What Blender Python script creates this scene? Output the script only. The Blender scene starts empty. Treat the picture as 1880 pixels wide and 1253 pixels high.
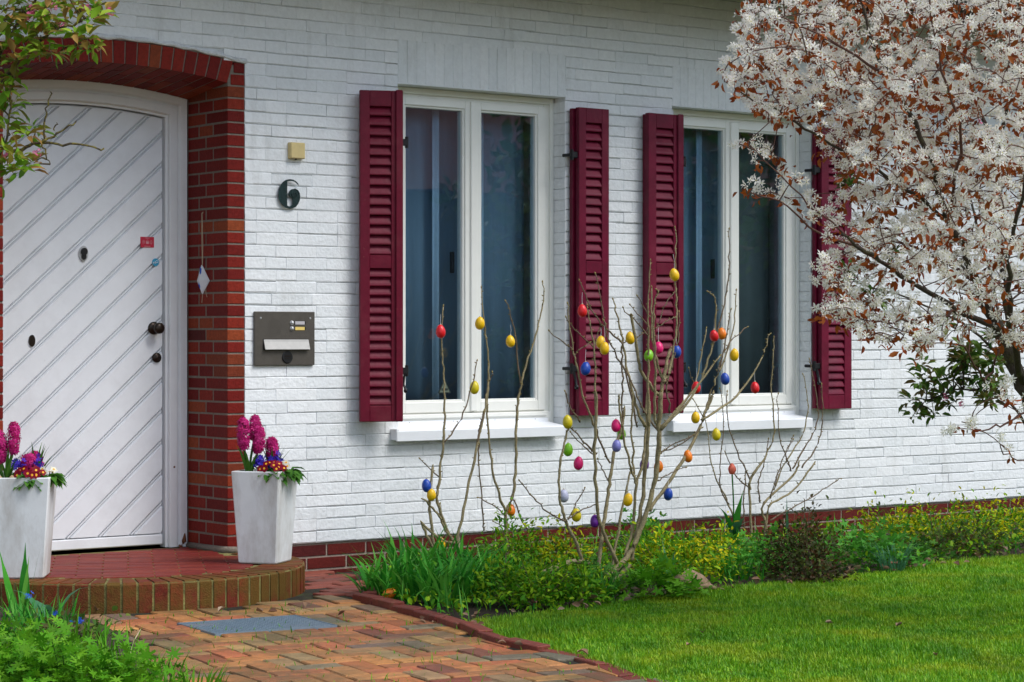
import bpy, bmesh, math, random
import numpy as np
from mathutils import Vector, Matrix
R = random.Random(7)
NP = np.random.default_rng(11)
SC = bpy.context.scene
COL = SC.collection

# ------------------------------------------------------------------ camera, sky, sun, exposure
F_PX, IMG_W = 4200.0, 1880.0
ALPHA = math.atan2(5436, F_PX)                 # angle between the optical axis and the house front
AX = (math.cos(ALPHA), math.sin(ALPHA)); RT = (math.sin(ALPHA), -math.cos(ALPHA))
CAM = (-6.0177, -10.1762, 1.102)
cam = bpy.data.cameras.new('camera'); camo = bpy.data.objects.new('camera', cam); COL.objects.link(camo)
camo.location = CAM; camo.rotation_euler = (math.pi/2, 0, ALPHA-math.pi/2)
cam.sensor_width = 36; cam.lens = F_PX/IMG_W*36; cam.shift_y = -7.5/IMG_W; cam.clip_end = 400; cam.clip_start = .1
cam.dof.use_dof = False
SC.camera = camo
world = bpy.data.worlds.new('World'); SC.world = world; world.use_nodes = True
SUN_AZ, SUN_EL = math.radians(152), math.radians(52)   # azimuth clockwise from +Y
nt = world.node_tree; nt.nodes.clear()
sky = nt.nodes.new('ShaderNodeTexSky'); sky.sky_type = 'NISHITA'; sky.sun_disc = False
sky.sun_elevation = SUN_EL; sky.sun_rotation = SUN_AZ; sky.dust_density = 1.2; sky.air_density = 1.2; sky.ozone_density = 1.5
hs = nt.nodes.new('ShaderNodeHueSaturation'); hs.inputs['Saturation'].default_value = .72
bg = nt.nodes.new('ShaderNodeBackground'); bg.inputs['Strength'].default_value = .105
wo = nt.nodes.new('ShaderNodeOutputWorld')
nt.links.new(sky.outputs[0], hs.inputs['Color']); nt.links.new(hs.outputs[0], bg.inputs['Color']); nt.links.new(bg.outputs[0], wo.inputs[0])
sun = bpy.data.lights.new('sun', 'SUN'); sun.energy = 1.5; sun.angle = math.radians(30); sun.color = (1, .985, .96)
suno = bpy.data.objects.new('sun', sun); COL.objects.link(suno)
sd = Vector((math.sin(SUN_AZ)*math.cos(SUN_EL), math.cos(SUN_AZ)*math.cos(SUN_EL), math.sin(SUN_EL)))
suno.rotation_euler = sd.to_track_quat('Z', 'Y').to_euler(); suno.location = (0, -6, 9)
SC.view_settings.view_transform = 'Standard'; SC.view_settings.look = 'None'
SC.view_settings.exposure = 1.0; SC.view_settings.gamma = 1; SC.view_settings.use_curve_mapping = False

# ------------------------------------------------------------------ measuring helpers (photo measurements -> metres)
def ray(x, y):
    u = (x-940)/F_PX; v = (619-y)/F_PX
    return (AX[0]+u*RT[0], AX[1]+u*RT[1], v)
def at(x, y, Y=0.):                    # point on the vertical plane at depth Y parallel to the house front
    d = ray(x, y); t = (Y-CAM[1])/d[1]
    return Vector((CAM[0]+t*d[0], Y, CAM[2]+t*d[2]))
def atd(x, y, D):                      # point at distance D
    d = ray(x, y); return Vector((CAM[0]+D*d[0], CAM[1]+D*d[1], CAM[2]+D*d[2]))
GZ = -.13
def gr(x, y, Z=GZ):
    d = ray(x, y); t = (Z-CAM[2])/d[2]; return Vector((CAM[0]+t*d[0], CAM[1]+t*d[1], Z))
def proj(p):
    dx, dy = p[0]-CAM[0], p[1]-CAM[1]; D = dx*AX[0]+dy*AX[1]; l = dx*RT[0]+dy*RT[1]
    return (940+F_PX*l/D, 619-F_PX*(p[2]-CAM[2])/D, D)

# ------------------------------------------------------------------ materials
MATS = {}
def ramp_set(cr, stops):
    el = cr.color_ramp.elements
    while len(el) > 1: el.remove(el[-1])
    el[0].position = stops[0][0]; el[0].color = (*stops[0][1], 1)
    for p, c in stops[1:]:
        e = el.new(p); e.color = (*c, 1)
def mat(name, col, rough=.6, var=.12, scale=18., bump=0., bscale=90., metal=0., rnd=None, dirt=None, spec=.4, trans=0., dirt2=None, stretch=None):
    m = bpy.data.materials.new(name); m.use_nodes = True; MATS[name] = m
    t = m.node_tree; N = t.nodes; L = t.links; N.clear()
    out = N.new('ShaderNodeOutputMaterial'); b = N.new('ShaderNodeBsdfPrincipled')
    b.inputs['Roughness'].default_value = rough; b.inputs['Metallic'].default_value = metal
    b.inputs['Specular IOR Level'].default_value = spec
    geo = N.new('ShaderNodeNewGeometry'); pos = geo.outputs['Position']
    if stretch:
        mp = N.new('ShaderNodeMapping'); mp.inputs['Scale'].default_value = stretch; L.new(pos, mp.inputs['Vector']); pos = mp.outputs[0]
    if rnd:
        oi = N.new('ShaderNodeObjectInfo'); at_ = N.new('ShaderNodeAttribute'); at_.attribute_name = 'rnd'
        ad = N.new('ShaderNodeMath'); ad.operation = 'ADD'; L.new(oi.outputs['Random'], ad.inputs[0]); L.new(at_.outputs['Fac'], ad.inputs[1])
        fr = N.new('ShaderNodeMath'); fr.operation = 'FRACT'; L.new(ad.outputs[0], fr.inputs[0])
        cr = N.new('ShaderNodeValToRGB'); ramp_set(cr, rnd); L.new(fr.outputs[0], cr.inputs[0]); base = cr.outputs[0]
    else:
        rg = N.new('ShaderNodeRGB'); rg.outputs[0].default_value = (*col, 1); base = rg.outputs[0]
    if var:
        no = N.new('ShaderNodeTexNoise'); no.inputs['Scale'].default_value = scale; no.inputs['Detail'].default_value = 5; no.inputs['Roughness'].default_value = .65
        L.new(pos, no.inputs['Vector'])
        mr = N.new('ShaderNodeMapRange'); mr.inputs[1].default_value = .3; mr.inputs[2].default_value = .7
        mr.inputs[3].default_value = 1-var; mr.inputs[4].default_value = 1+var; L.new(no.outputs['Fac'], mr.inputs[0])
        mx = N.new('ShaderNodeVectorMath'); mx.operation = 'SCALE'; L.new(base, mx.inputs[0]); L.new(mr.outputs[0], mx.inputs['Scale']); base = mx.outputs[0]
    for k, dd in enumerate((dirt, dirt2)):
        if not dd: continue
        dc, ds, lo, hi, amt = dd[:5]
        n2 = N.new('ShaderNodeTexNoise'); n2.inputs['Scale'].default_value = ds; n2.inputs['Detail'].default_value = 6; n2.inputs['Roughness'].default_value = .7
        va = N.new('ShaderNodeVectorMath'); va.operation = 'MULTIPLY_ADD'; va.inputs[1].default_value = dd[5] if len(dd) > 5 else (1, 1, 1); va.inputs[2].default_value = (3.1+k*5, 7.7, 1.3)
        L.new(geo.outputs['Position'], va.inputs[0]); L.new(va.outputs[0], n2.inputs['Vector'])
        m2 = N.new('ShaderNodeMapRange'); m2.inputs[1].default_value = lo; m2.inputs[2].default_value = hi; m2.inputs[3].default_value = 0; m2.inputs[4].default_value = amt
        L.new(n2.outputs['Fac'], m2.inputs[0])
        mi = N.new('ShaderNodeMix'); mi.data_type = 'RGBA'; L.new(m2.outputs[0], mi.inputs[0]); L.new(base, mi.inputs[6]); mi.inputs[7].default_value = (*dc, 1); base = mi.outputs[2]
    L.new(base, b.inputs['Base Color'])
    if bump:
        nb = N.new('ShaderNodeTexNoise'); nb.inputs['Scale'].default_value = bscale; nb.inputs['Detail'].default_value = 4; L.new(pos, nb.inputs['Vector'])
        bp = N.new('ShaderNodeBump'); bp.inputs['Strength'].default_value = bump; bp.inputs['Distance'].default_value = .01
        L.new(nb.outputs['Fac'], bp.inputs['Height']); L.new(bp.outputs[0], b.inputs['Normal'])
    sh = b.outputs[0]
    if trans:
        tr = N.new('ShaderNodeBsdfTranslucent'); L.new(base, tr.inputs['Color'])
        ms = N.new('ShaderNodeMixShader'); ms.inputs[0].default_value = trans; L.new(sh, ms.inputs[1]); L.new(tr.outputs[0], ms.inputs[2]); sh = ms.outputs[0]
    L.new(sh, out.inputs[0]); return m
def leafmat(name, cols, rough=.55, trans=.3, var=.12):
    n = len(cols); return mat(name, cols[0], rough, var, 9., rnd=[(i/(n-1) if n > 1 else 0, c) for i, c in enumerate(cols)], trans=trans, spec=.14)

mat('white_paint_brick', (.77, .79, .80), .6, .05, 30, .4, 55, rnd=[(0, (.73, .755, .77)), (.5, (.78, .80, .815)), (1, (.80, .815, .825))],
    dirt=((.44, .44, .42), 6.5, .54, .80, .55, (1, 1, .22)), dirt2=((.33, .31, .28), 30, .68, .76, .7, (.5, 1, 2.2)))
mat('white_mortar', (.70, .72, .73), .75, .10, 40, .5, 150, dirt=((.30, .29, .27), 9, .52, .74, .75))
mat('red_brick', (.2, .03, .02), .55, .22, 55, .35, 160,
    rnd=[(0, (.135, .010, .008)), (.35, (.17, .013, .009)), (.6, (.205, .016, .010)), (.8, (.23, .028, .012)), (.94, (.26, .055, .018)), (1, (.075, .010, .010))],
    dirt=((.5, .38, .33), 120, .74, .79, .5), spec=.12)
mat('plinth_brick', (.14, .02, .02), .6, .22, 50, .35, 150,
    rnd=[(0, (.078, .011, .010)), (.5, (.105, .014, .012)), (.85, (.13, .019, .013)), (1, (.05, .010, .013))], dirt=((.42, .33, .30), 60, .72, .79, .5), spec=.12)
mat('grey_mortar', (.20, .168, .135), .9, .2, 60, .6, 150)
mat('light_mortar', (.34, .27, .22), .9, .2, 60, .6, 150, dirt=((.12, .12, .08), 14, .55, .75, .6))
mat('step_brick', (.2, .05, .03), .7, .3, 30, .5, 140,
    rnd=[(0, (.12, .020, .012)), (.4, (.17, .027, .013)), (.75, (.20, .038, .015)), (1, (.11, .02, .015))], spec=.15, dirt=((.115, .078, .013), 4.5, .36, .56, .78), dirt2=((.045, .05, .02), 26, .60, .72, .6))
mat('step_tile', (.2, .03, .025), .55, .25, 25, .3, 120, rnd=[(0, (.14, .014, .011)), (.5, (.17, .019, .013)), (1, (.21, .034, .02))], spec=.2, dirt=((.11, .09, .02), 4.5, .58, .75, .5))
mat('step_mortar', (.19, .17, .055), .9, .5, 14, .6, 120)
mat('paver', (.35, .15, .08), .58, .22, 26, .5, 130,
    spec=.2, rnd=[(0, (.40, .14, .05)), (.14, (.48, .23, .07)), (.28, (.44, .135, .06)), (.42, (.31, .105, .04)), (.54, (.46, .20, .07)), (.64, (.20, .058, .035)), (.73, (.15, .135, .095)), (.82, (.46, .27, .10)), (.90, (.17, .11, .085)), (1, (.38, .20, .075))],
    dirt=((.085, .080, .038), 1.9, .44, .66, .80), dirt2=((.05, .033, .022), 17, .60, .72, .6))
mat('paver_red', (.22, .05, .03), .7, .22, 26, .5, 130, rnd=[(0, (.20, .045, .028)), (.5, (.25, .06, .035)), (1, (.17, .05, .035))], dirt=((.07, .05, .03), 9, .55, .72, .6))
mat('edging_brick', (.18, .035, .02), .65, .25, 30, .4, 120, rnd=[(0, (.15, .025, .016)), (1, (.21, .045, .024))], dirt=((.05, .06, .02), 14, .55, .72, .6))
mat('joint_soil', (.022, .018, .010), .95, .4, 30, .8, 90, dirt=((.05, .075, .010), 9, .52, .64, .8))
mat('soil', (.040, .026, .016), .95, .4, 14, 1., 60)
mat('lawn_soil', (.07, .10, .018), .95, .4, 12, .6, 60, dirt=((.10, .10, .02), 3, .5, .7, .7))
mat('door_paint', (.78, .80, .83), .38, .03, 12, .05, 60, dirt=((.36, .31, .28), 30, .67, .76, .7, (1, 1, .6)), dirt2=((.60, .60, .62), 4, .5, .8, .5))
mat('frame_paint', (.78, .79, .80), .38, .03, 12, .05, 60, dirt=((.45, .40, .36), 14, .66, .82, .4))
mat('window_paint', (.80, .80, .755), .35, .025, 10, dirt=((.55, .52, .44), 9, .6, .85, .35))
mat('sill_metal', (.78, .80, .83), .35, .03, 10, dirt=((.5, .5, .48), 16, .6, .8, .3))
mat('shutter_paint', (.125, .003, .022), .42, .22, 9, .08, 60, spec=.22, dirt=((.30, .09, .09), 34, .68, .78, .6), dirt2=((.20, .05, .06), 6, .5, .75, .35))
mat('shutter_paint_old', (.130, .003, .019), .44, .14, 22, .1, 60, spec=.22, dirt=((.36, .16, .12), 30, .67, .75, .8), dirt2=((.20, .05, .06), 6, .5, .75, .35))
mat('black_iron', (.012, .012, .014), .45, .2, 40, metal=.3)
mat('rust', (.16, .055, .02), .85, .3, 60, .4, 120)
mat('bronze', (.035, .024, .018), .34, .2, 40, metal=.6)
mat('chrome', (.55, .56, .57), .3, .05, 40, metal=.5)
mat('black_plastic', (.012, .012, .013), .4, .1, 40)
mat('bronze_plate', (.115, .102, .088), .42, .10, 30, .08, 200, metal=.45)
mat('dark_hole', (.02, .018, .016), .9, 0)
mat('flap_silver', (.40, .39, .37), .45, .08, 30, metal=.2, dirt=((.35, .33, .32), 50, .6, .75, .5))
mat('name_yellow', (.75, .55, .16), .5, .06, 60); mat('name_grey', (.48, .46, .48), .4, .12, 90)
mat('cream_plastic', (.66, .52, .24), .45, .07, 25, dirt=((.30, .17, .06), 26, .60, .8, .5))
mat('patina', (.012, .03, .03), .5, .35, 40, .2, 90, metal=.4, dirt=((.03, .16, .14), 24, .60, .74, .8))
mat('sticker_red', (.50, .02, .05), .5, .05); mat('sticker_pale', (.62, .30, .32), .5, 0); mat('sticker_blue', (.04, .34, .55), .5, .05); mat('sticker_white', (.8, .8, .8), .5, 0)
mat('sticker_green', (.10, .13, .10), .5, .1); mat('sticker_edge', (.012, .018, .016), .5, 0)
mat('cloth_white', (.76, .77, .80), .8, .04, 30, trans=.15); mat('cloth_blue', (.02, .10, .50), .8, .06)
mat('twine', (.46, .38, .26), .9, .1, 90)
mat('pot_white', (.74, .76, .77), .45, .05, 8, .04, 60, dirt=((.34, .30, .25), 7, .40, .72, .75, (1, 1, .35)), dirt2=((.25, .21, .17), 55, .66, .80, .35))
mat('pot_soil', (.05, .033, .02), .95, .5, 60, .8, 70); mat('bulb', (.36, .25, .14), .7, .3, 40)
mat('steel_grate', (.20, .27, .33), .45, .15, 40, metal=.3, dirt=((.10, .08, .05), 16, .6, .75, .5))
mat('curtain', (.25, .34, .43), .9, .06, 8, trans=.2, stretch=(6, 6, .3)); mat('curtain_white', (.56, .68, .80), .9, .05, 8, trans=.25)
mat('blind', (.13, .15, .14), .9, .1, 8); mat('room_wall', (.10, .095, .09), .9, .1, 4); mat('room_floor', (.06, .05, .04), .8, .1, 4)
mat('eave_wood', (.06, .045, .035), .8, .2, 12, stretch=(1, 12, 1)); mat('gutter_metal', (.10, .09, .085), .5, .1, 10, metal=.4)
mat('roof_tile', (.17, .045, .03), .7, .25, 6, .3, 40)
mat('bark', (.27, .225, .12), .85, .28, 60, .5, 130, dirt=((.12, .085, .05), 26, .5, .68, .7))
mat('bark_red', (.135, .095, .06), .75, .28, 60, .4, 130, dirt=((.28, .22, .13), 18, .52, .7, .6))
mat('bark_dark', (.055, .042, .03), .9, .3, 50, .6, 120, dirt=((.10, .10, .03), 16, .52, .68, .8))
mat('bark_lichen', (.065, .05, .03), .9, .3, 50, .6, 120, dirt=((.24, .20, .025), 42, .47, .58, .9))
mat('bud', (.22, .17, .05), .6, .2, 60)
mat('petal_white', (.82, .81, .76), .6, .04, 40, trans=.55, rnd=[(0, (.93, .91, .80)), (.6, (.95, .94, .88)), (1, (.93, .88, .80))]); mat('pistil', (.45, .42, .08), .7, .1)
mat('twig_copper', (.11, .05, .035), .8, .2, 60)
leafmat('leaf_copper', [(.24, .045, .012), (.33, .075, .014), (.38, .105, .02), (.28, .085, .02), (.18, .035, .012)])
leafmat('leaf_viburnum', [(0.1148, 0.2754, 0.01607), (0.1951, 0.3901, 0.02295), (0.3213, 0.4131, 0.04016), (0.3672, 0.1836, 0.05738), (0.08033, 0.1836, 0.01377)])
leafmat('leaf_dark', [(0.042, 0.102, 0.0168), (0.072, 0.156, 0.024), (0.132, 0.204, 0.03), (0.156, 0.108, 0.036), (0.042, 0.072, 0.018)])
leafmat('petal_pink', [(0.713, 0.115, 0.276), (0.851, 0.253, 0.437), (0.575, 0.0575, 0.1955)])
leafmat('petal_magenta', [(.50, .012, .17), (.60, .03, .23), (.42, .006, .11), (.68, .06, .30)])
leafmat('petal_violet', [(.05, .025, .42), (.09, .05, .55), (.03, .015, .30)])
leafmat('petal_red', [(.22, .004, .02), (.30, .008, .03), (.16, .002, .016)]); leafmat('petal_cream', [(.80, .76, .58), (.84, .82, .72)])
mat('eye_yellow', (.78, .36, .01), .6, .1); leafmat('petal_blue', [(.03, .10, .65), (.05, .16, .75)])
leafmat('leaf_green', [(.035, .12, .016), (.06, .18, .022), (.09, .23, .03)]); leafmat('leaf_strap', [(0.0182, 0.1547, 0.01456), (0.0364, 0.2548, 0.02002), (0.0728, 0.3458, 0.0273), (0.1365, 0.3822, 0.0546)])
leafmat('leaf_lime', [(0.0624, 0.2496, 0.00936), (0.1092, 0.3432, 0.01248), (0.1716, 0.39, 0.0195), (0.039, 0.1794, 0.0078)]); leafmat('leaf_yellow', [(0.048, 0.1728, 0.00768), (0.0864, 0.2592, 0.0096), (0.192, 0.4032, 0.0096), (0.4608, 0.5568, 0.00768), (0.6912, 0.576, 0.00768), (0.048, 0.1344, 0.00768)])
leafmat('leaf_bush', [(0.03888, 0.1652, 0.007776), (0.07776, 0.2624, 0.00972), (0.1555, 0.3888, 0.01166), (0.3305, 0.5054, 0.01166), (0.02916, 0.0972, 0.007776)])
leafmat('leaf_bronze', [(0.027, 0.0495, 0.0126), (0.054, 0.081, 0.0162), (0.099, 0.0405, 0.0162), (0.0315, 0.036, 0.0108), (0.108, 0.135, 0.027)])
leafmat('leaf_columbine', [(0.06552, 0.2714, 0.02808), (0.103, 0.3463, 0.03744), (0.0468, 0.1872, 0.0234)]); leafmat('leaf_bluish', [(.06, .20, .09), (.09, .26, .13)])
leafmat('dead_leaf', [(.26, .15, .09), (.35, .23, .15), (.18, .09, .055), (.42, .32, .22)], .8, .1); mat('tulip_coral', (.72, .16, .10), .5, .15, 60, trans=.2)
mat('dry_stalk', (.55, .44, .26), .8, .1, 60); mat('log', (.30, .20, .12), .9, .3, 30, .6, 60)
for n, c in dict(red=(.68, .008, .015), yellow=(.80, .48, .004), lemon=(.62, .50, .01), blue=(.008, .055, .36), orange=(.82, .20, .008), green=(.20, .52, .012), pink=(.70, .01, .15),
                 purple=(.13, .012, .26), lavender=(.19, .19, .50), pale=(.46, .47, .62)).items():
    mat('egg_'+n, c, .38, .07, 60, .05, 120, spec=.5)
def grassmat():
    m = mat('grass_blade', (.06, .2, .02), .5, .15, 4, rnd=[(0, (.075, .25, .004)), (.4, (.14, .37, .007)), (.75, (.22, .46, .010)), (1, (.36, .54, .02))], trans=.3, spec=.3,
            dirt=((.42, .44, .015), 2.3, .48, .66, .65, (1, 1, 0)), dirt2=((.045, .20, .004), 3.4, .48, .62, .65, (1, 1, 0)))
    return m
grassmat()
def glassmat():
    m = bpy.data.materials.new('window_glass'); m.use_nodes = True; MATS['window_glass'] = m
    t = m.node_tree; N = t.nodes; L = t.links; N.clear(); out = N.new('ShaderNodeOutputMaterial')
    gl = N.new('ShaderNodeBsdfGlossy'); gl.inputs['Roughness'].default_value = .012; gl.inputs['Color'].default_value = (.9, .95, 1, 1)
    tr = N.new('ShaderNodeBsdfTransparent'); tr.inputs['Color'].default_value = (.80, .88, .92, 1)
    gg = N.new('ShaderNodeNewGeometry'); dt = N.new('ShaderNodeVectorMath'); dt.operation = 'DOT_PRODUCT'; L.new(gg.outputs['Normal'], dt.inputs[0]); L.new(gg.outputs['Incoming'], dt.inputs[1])
    def mth(op, a_, b_=None):
        q = N.new('ShaderNodeMath'); q.operation = op
        for i_, v in enumerate((a_, b_)):
            if v is None: continue
            if isinstance(v, (int, float)): q.inputs[i_].default_value = v
            else: L.new(v, q.inputs[i_])
        return q.outputs[0]
    fr = mth('MULTIPLY_ADD', mth('POWER', mth('SUBTRACT', 1., mth('ABSOLUTE', dt.outputs['Value'])), 5.), .92); fr.node.inputs[2].default_value = .11
    mx = N.new('ShaderNodeMixShader'); L.new(fr, mx.inputs[0]); L.new(tr.outputs[0], mx.inputs[1]); L.new(gl.outputs[0], mx.inputs[2]); L.new(mx.outputs[0], out.inputs[0])
    no = N.new('ShaderNodeTexNoise'); no.inputs['Scale'].default_value = 2.2; bp = N.new('ShaderNodeBump'); bp.inputs['Strength'].default_value = .05; bp.inputs['Distance'].default_value = .02
    geo = N.new('ShaderNodeNewGeometry'); L.new(geo.outputs['Position'], no.inputs['Vector']); L.new(no.outputs['Fac'], bp.inputs['Height']); L.new(bp.outputs[0], gl.inputs['Normal'])
glassmat()

# ------------------------------------------------------------------ mesh helpers
def link(name, me, parent=None, loc=None):
    o = bpy.data.objects.new(name, me); COL.objects.link(o)
    if parent: o.parent = parent
    if loc is not None: o.location = loc
    return o
def empty(name, loc=(0, 0, 0), rz=0., parent=None):
    o = bpy.data.objects.new(name, None); COL.objects.link(o); o.location = loc; o.rotation_euler[2] = rz; o.empty_display_size = .1
    if parent: o.parent = parent
    return o
def tag(o, label=None, cat=None, group=None, kind=None):
    for k, v in (('label', label), ('category', cat), ('group', group), ('kind', kind)):
        if v: o[k] = v
    return o
def np_mesh(name, V, loops, totals, m, smooth=False, rnd=None):
    me = bpy.data.meshes.new(name); V = np.asarray(V, dtype=np.float32).reshape(-1, 3)
    loops = np.asarray(loops, dtype=np.int32); totals = np.asarray(totals, dtype=np.int32)
    me.vertices.add(len(V)); me.vertices.foreach_set('co', V.ravel()); me.loops.add(len(loops)); me.loops.foreach_set('vertex_index', loops)
    me.polygons.add(len(totals)); st = np.concatenate(([0], np.cumsum(totals)[:-1])).astype(np.int32)
    me.polygons.foreach_set('loop_start', st); me.polygons.foreach_set('loop_total', totals)
    me.polygons.foreach_set('use_smooth', np.full(len(totals), bool(smooth)))
    if rnd is not None:
        a = me.attributes.new('rnd', 'FLOAT', 'POINT'); a.data.foreach_set('value', np.asarray(rnd, dtype=np.float32))
    me.update(calc_edges=True); me.validate(); me.materials.append(MATS[m]); return me
class MB:
    def __init__(s): s.V = []; s.F = []; s.r = []; s.cur = 0.
    def add(s, V, F):
        k = len(s.V); s.V += [tuple(v) for v in V]; s.r += [s.cur]*len(V); s.F += [tuple(i+k for i in f) for f in F]; return s
    def box(s, x0, x1, y0, y1, z0, z1):
        return s.add([(x0, y0, z0), (x1, y0, z0), (x1, y1, z0), (x0, y1, z0), (x0, y0, z1), (x1, y0, z1), (x1, y1, z1), (x0, y1, z1)],
                     [(0, 3, 2, 1), (4, 5, 6, 7), (0, 1, 5, 4), (1, 2, 6, 5), (2, 3, 7, 6), (3, 0, 4, 7)])
    def bbox(s, x0, x1, y0, y1, z0, z1, c=.004):      # box with chamfered edges
        P = []; 
        for X, sx in ((x0, 1), (x1, -1)):
            for Y, sy in ((y0, 1), (y1, -1)):
                for Z, sz in ((z0, 1), (z1, -1)):
                    P += [(X, Y+sy*c, Z+sz*c), (X+sx*c, Y, Z+sz*c), (X+sx*c, Y+sy*c, Z)]
        def I(i, j, k, a): return ((i*2+j)*2+k)*3+a
        Fc = [(I(0,0,0,0), I(0,0,1,0), I(0,1,1,0), I(0,1,0,0)), (I(1,0,0,0), I(1,1,0,0), I(1,1,1,0), I(1,0,1,0)),
              (I(0,0,0,1), I(1,0,0,1), I(1,0,1,1), I(0,0,1,1)), (I(0,1,0,1), I(0,1,1,1), I(1,1,1,1), I(1,1,0,1)),
              (I(0,0,0,2), I(0,1,0,2), I(1,1,0,2), I(1,0,0,2)), (I(0,0,1,2), I(1,0,1,2), I(1,1,1,2), I(0,1,1,2))]
        for j in (0, 1):
            for k in (0, 1):
                q = (I(0,j,k,1), I(1,j,k,1), I(1,j,k,2), I(0,j,k,2)); Fc.append(q if (j+k) % 2 else q[::-1])
        for i in (0, 1):
            for k in (0, 1):
                q = (I(i,0,k,0), I(i,1,k,0), I(i,1,k,2), I(i,0,k,2)); Fc.append(q[::-1] if (i+k) % 2 else q)
        for i in (0, 1):
            for j in (0, 1):
                q = (I(i,j,0,0), I(i,j,1,0), I(i,j,1,1), I(i,j,0,1)); Fc.append(q if (i+j) % 2 else q[::-1])
        for i in (0, 1):
            for j in (0, 1):
                for k in (0, 1):
                    q = (I(i,j,k,0), I(i,j,k,1), I(i,j,k,2)); Fc.append(q if (i+j+k) % 2 else q[::-1])
        return s.add(P, Fc)
    def prism(s, poly, yf, yb, ):                      # polygon in XZ, front at yf (number or list), back at yb
        n = len(poly); fy = yf if isinstance(yf, (list, tuple)) else [yf]*n
        V = [(p[0], fy[i], p[1]) for i, p in enumerate(poly)]+[(p[0], yb, p[1]) for p in poly]
        return s.add(V, [tuple(range(n)), tuple(range(2*n-1, n-1, -1))]+[(i, i+n, (i+1) % n+n, (i+1) % n) for i in range(n)])
    def tube(s, pts, radii, n=6, cap=True):
        pts = [Vector(p) for p in pts]; k = len(pts)
        if not isinstance(radii, (list, tuple)): radii = [radii]*k
        V = []; up = Vector((.31, .17, .93))
        for i, p in enumerate(pts):
            d = (pts[min(i+1, k-1)]-pts[max(i-1, 0)]); d = d.normalized() if d.length > 1e-9 else Vector((0, 0, 1))
            u = d.cross(up if abs(d.dot(up)) < .95 else Vector((1, 0, 0))).normalized(); w = d.cross(u)
            for j in range(n):
                a = 2*math.pi*j/n; V.append(p+(u*math.cos(a)+w*math.sin(a))*radii[i])
        Fc = [(i*n+j, i*n+(j+1) % n, (i+1)*n+(j+1) % n, (i+1)*n+j) for i in range(k-1) for j in range(n)]
        if cap: Fc += [tuple(range(n-1, -1, -1)), tuple(range((k-1)*n, k*n))]
        return s.add(V, Fc)
    def lathe(s, prof, n=16, M=Matrix.Identity(4)):   # profile (r, h) about local z
        V = [M @ Vector((r*math.cos(2*math.pi*j/n), r*math.sin(2*math.pi*j/n), h)) for r, h in prof for j in range(n)]; k = len(prof)
        return s.add(V, [(i*n+j, i*n+(j+1) % n, (i+1)*n+(j+1) % n, (i+1)*n+j) for i in range(k-1) for j in range(n)]+[tuple(range(n-1, -1, -1)), tuple(range((k-1)*n, k*n))])
    def mesh(s, name, m, smooth=False):
        me = bpy.data.meshes.new(name); me.from_pydata(s.V, [], s.F)
        a = me.attributes.new('rnd', 'FLOAT', 'POINT'); a.data.foreach_set('value', np.asarray(s.r, dtype=np.float32))
        if smooth: me.polygons.foreach_set('use_smooth', np.ones(len(me.polygons), dtype=bool))
        me.materials.append(MATS[m]); me.update(); return me
    def build(s, name, m, parent=None, smooth=False, loc=None): return link(name, s.mesh(name, m, smooth), parent, loc)
def smooth_path(pts, sub=4):
    P = [Vector(p) for p in pts]
    if len(P) < 3: 
        return [P[0].lerp(P[-1], i/sub) for i in range(sub+1)]
    out = []
    for i in range(len(P)-1):
        p0, p1, p2, p3 = P[max(i-1, 0)], P[i], P[i+1], P[min(i+2, len(P)-1)]
        for j in range(sub):
            t = j/sub; out.append(.5*((2*p1)+(p2-p0)*t+(2*p0-5*p1+4*p2-p3)*t*t+(3*p1-p0-3*p2+p3)*t**3))
    return out+[P[-1]]
YUP = Matrix.Rotation(math.pi/2, 4, 'X')        # local z -> world -y (toward the garden)
def toward_garden(x, y, z): return Matrix.Translation((x, y, z)) @ YUP

# templates for scattered foliage: x along the leaf, z its normal
def T_leaf(w=.5, fold=.12, droop=.15):
    V = [(0,0,0), (.32,-w*.44,fold*.9), (.32,0,0), (.32,w*.44,fold*.9), (.68,-w*.40,fold*.7-droop*.3), (.68,0,-droop*.35), (.68,w*.40,fold*.7-droop*.3), (1,0,-droop)]
    return V, [(0,1,2), (0,2,3), (1,4,5,2), (2,5,6,3), (4,7,5), (5,7,6)]
def T_star(n=5, w=.36, cup=.25, inner=.06):
    V = []; Fc = []
    for i in range(n):
        a = 2*math.pi*i/n; c, s_ = math.cos(a), math.sin(a); k = len(V)
        for rr, ww, h in ((inner, 0, 0), (.55, -w/2, cup*.55), (1, 0, cup), (.55, w/2, cup*.55)): V.append((rr*c-ww*s_, rr*s_+ww*c, h))
        Fc.append((k, k+1, k+2, k+3))
    return V, Fc
def T_lobed(n=5, depth=.55, cup=.1):
    V = [(.45, 0, 0)]; k = 4*n
    for i in range(k):
        a = -math.pi*.92+2*math.pi*.92*i/(k-1); q = i % 4; rr = (1 if q in (1, 2) else depth)*(.62+.38*math.cos(a*.55)); V.append((.45+.62*rr*math.cos(a), .62*rr*math.sin(a), cup*(rr-.4)))
    return V, [(0, i, i+1) for i in range(1, k)]
def T_disc(n=8): return [(math.cos(2*math.pi*i/n), math.sin(2*math.pi*i/n), 0) for i in range(n)], [tuple(range(n))]
def nrm(A): return A/np.maximum(np.linalg.norm(A, axis=1, keepdims=True), 1e-9)
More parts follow.
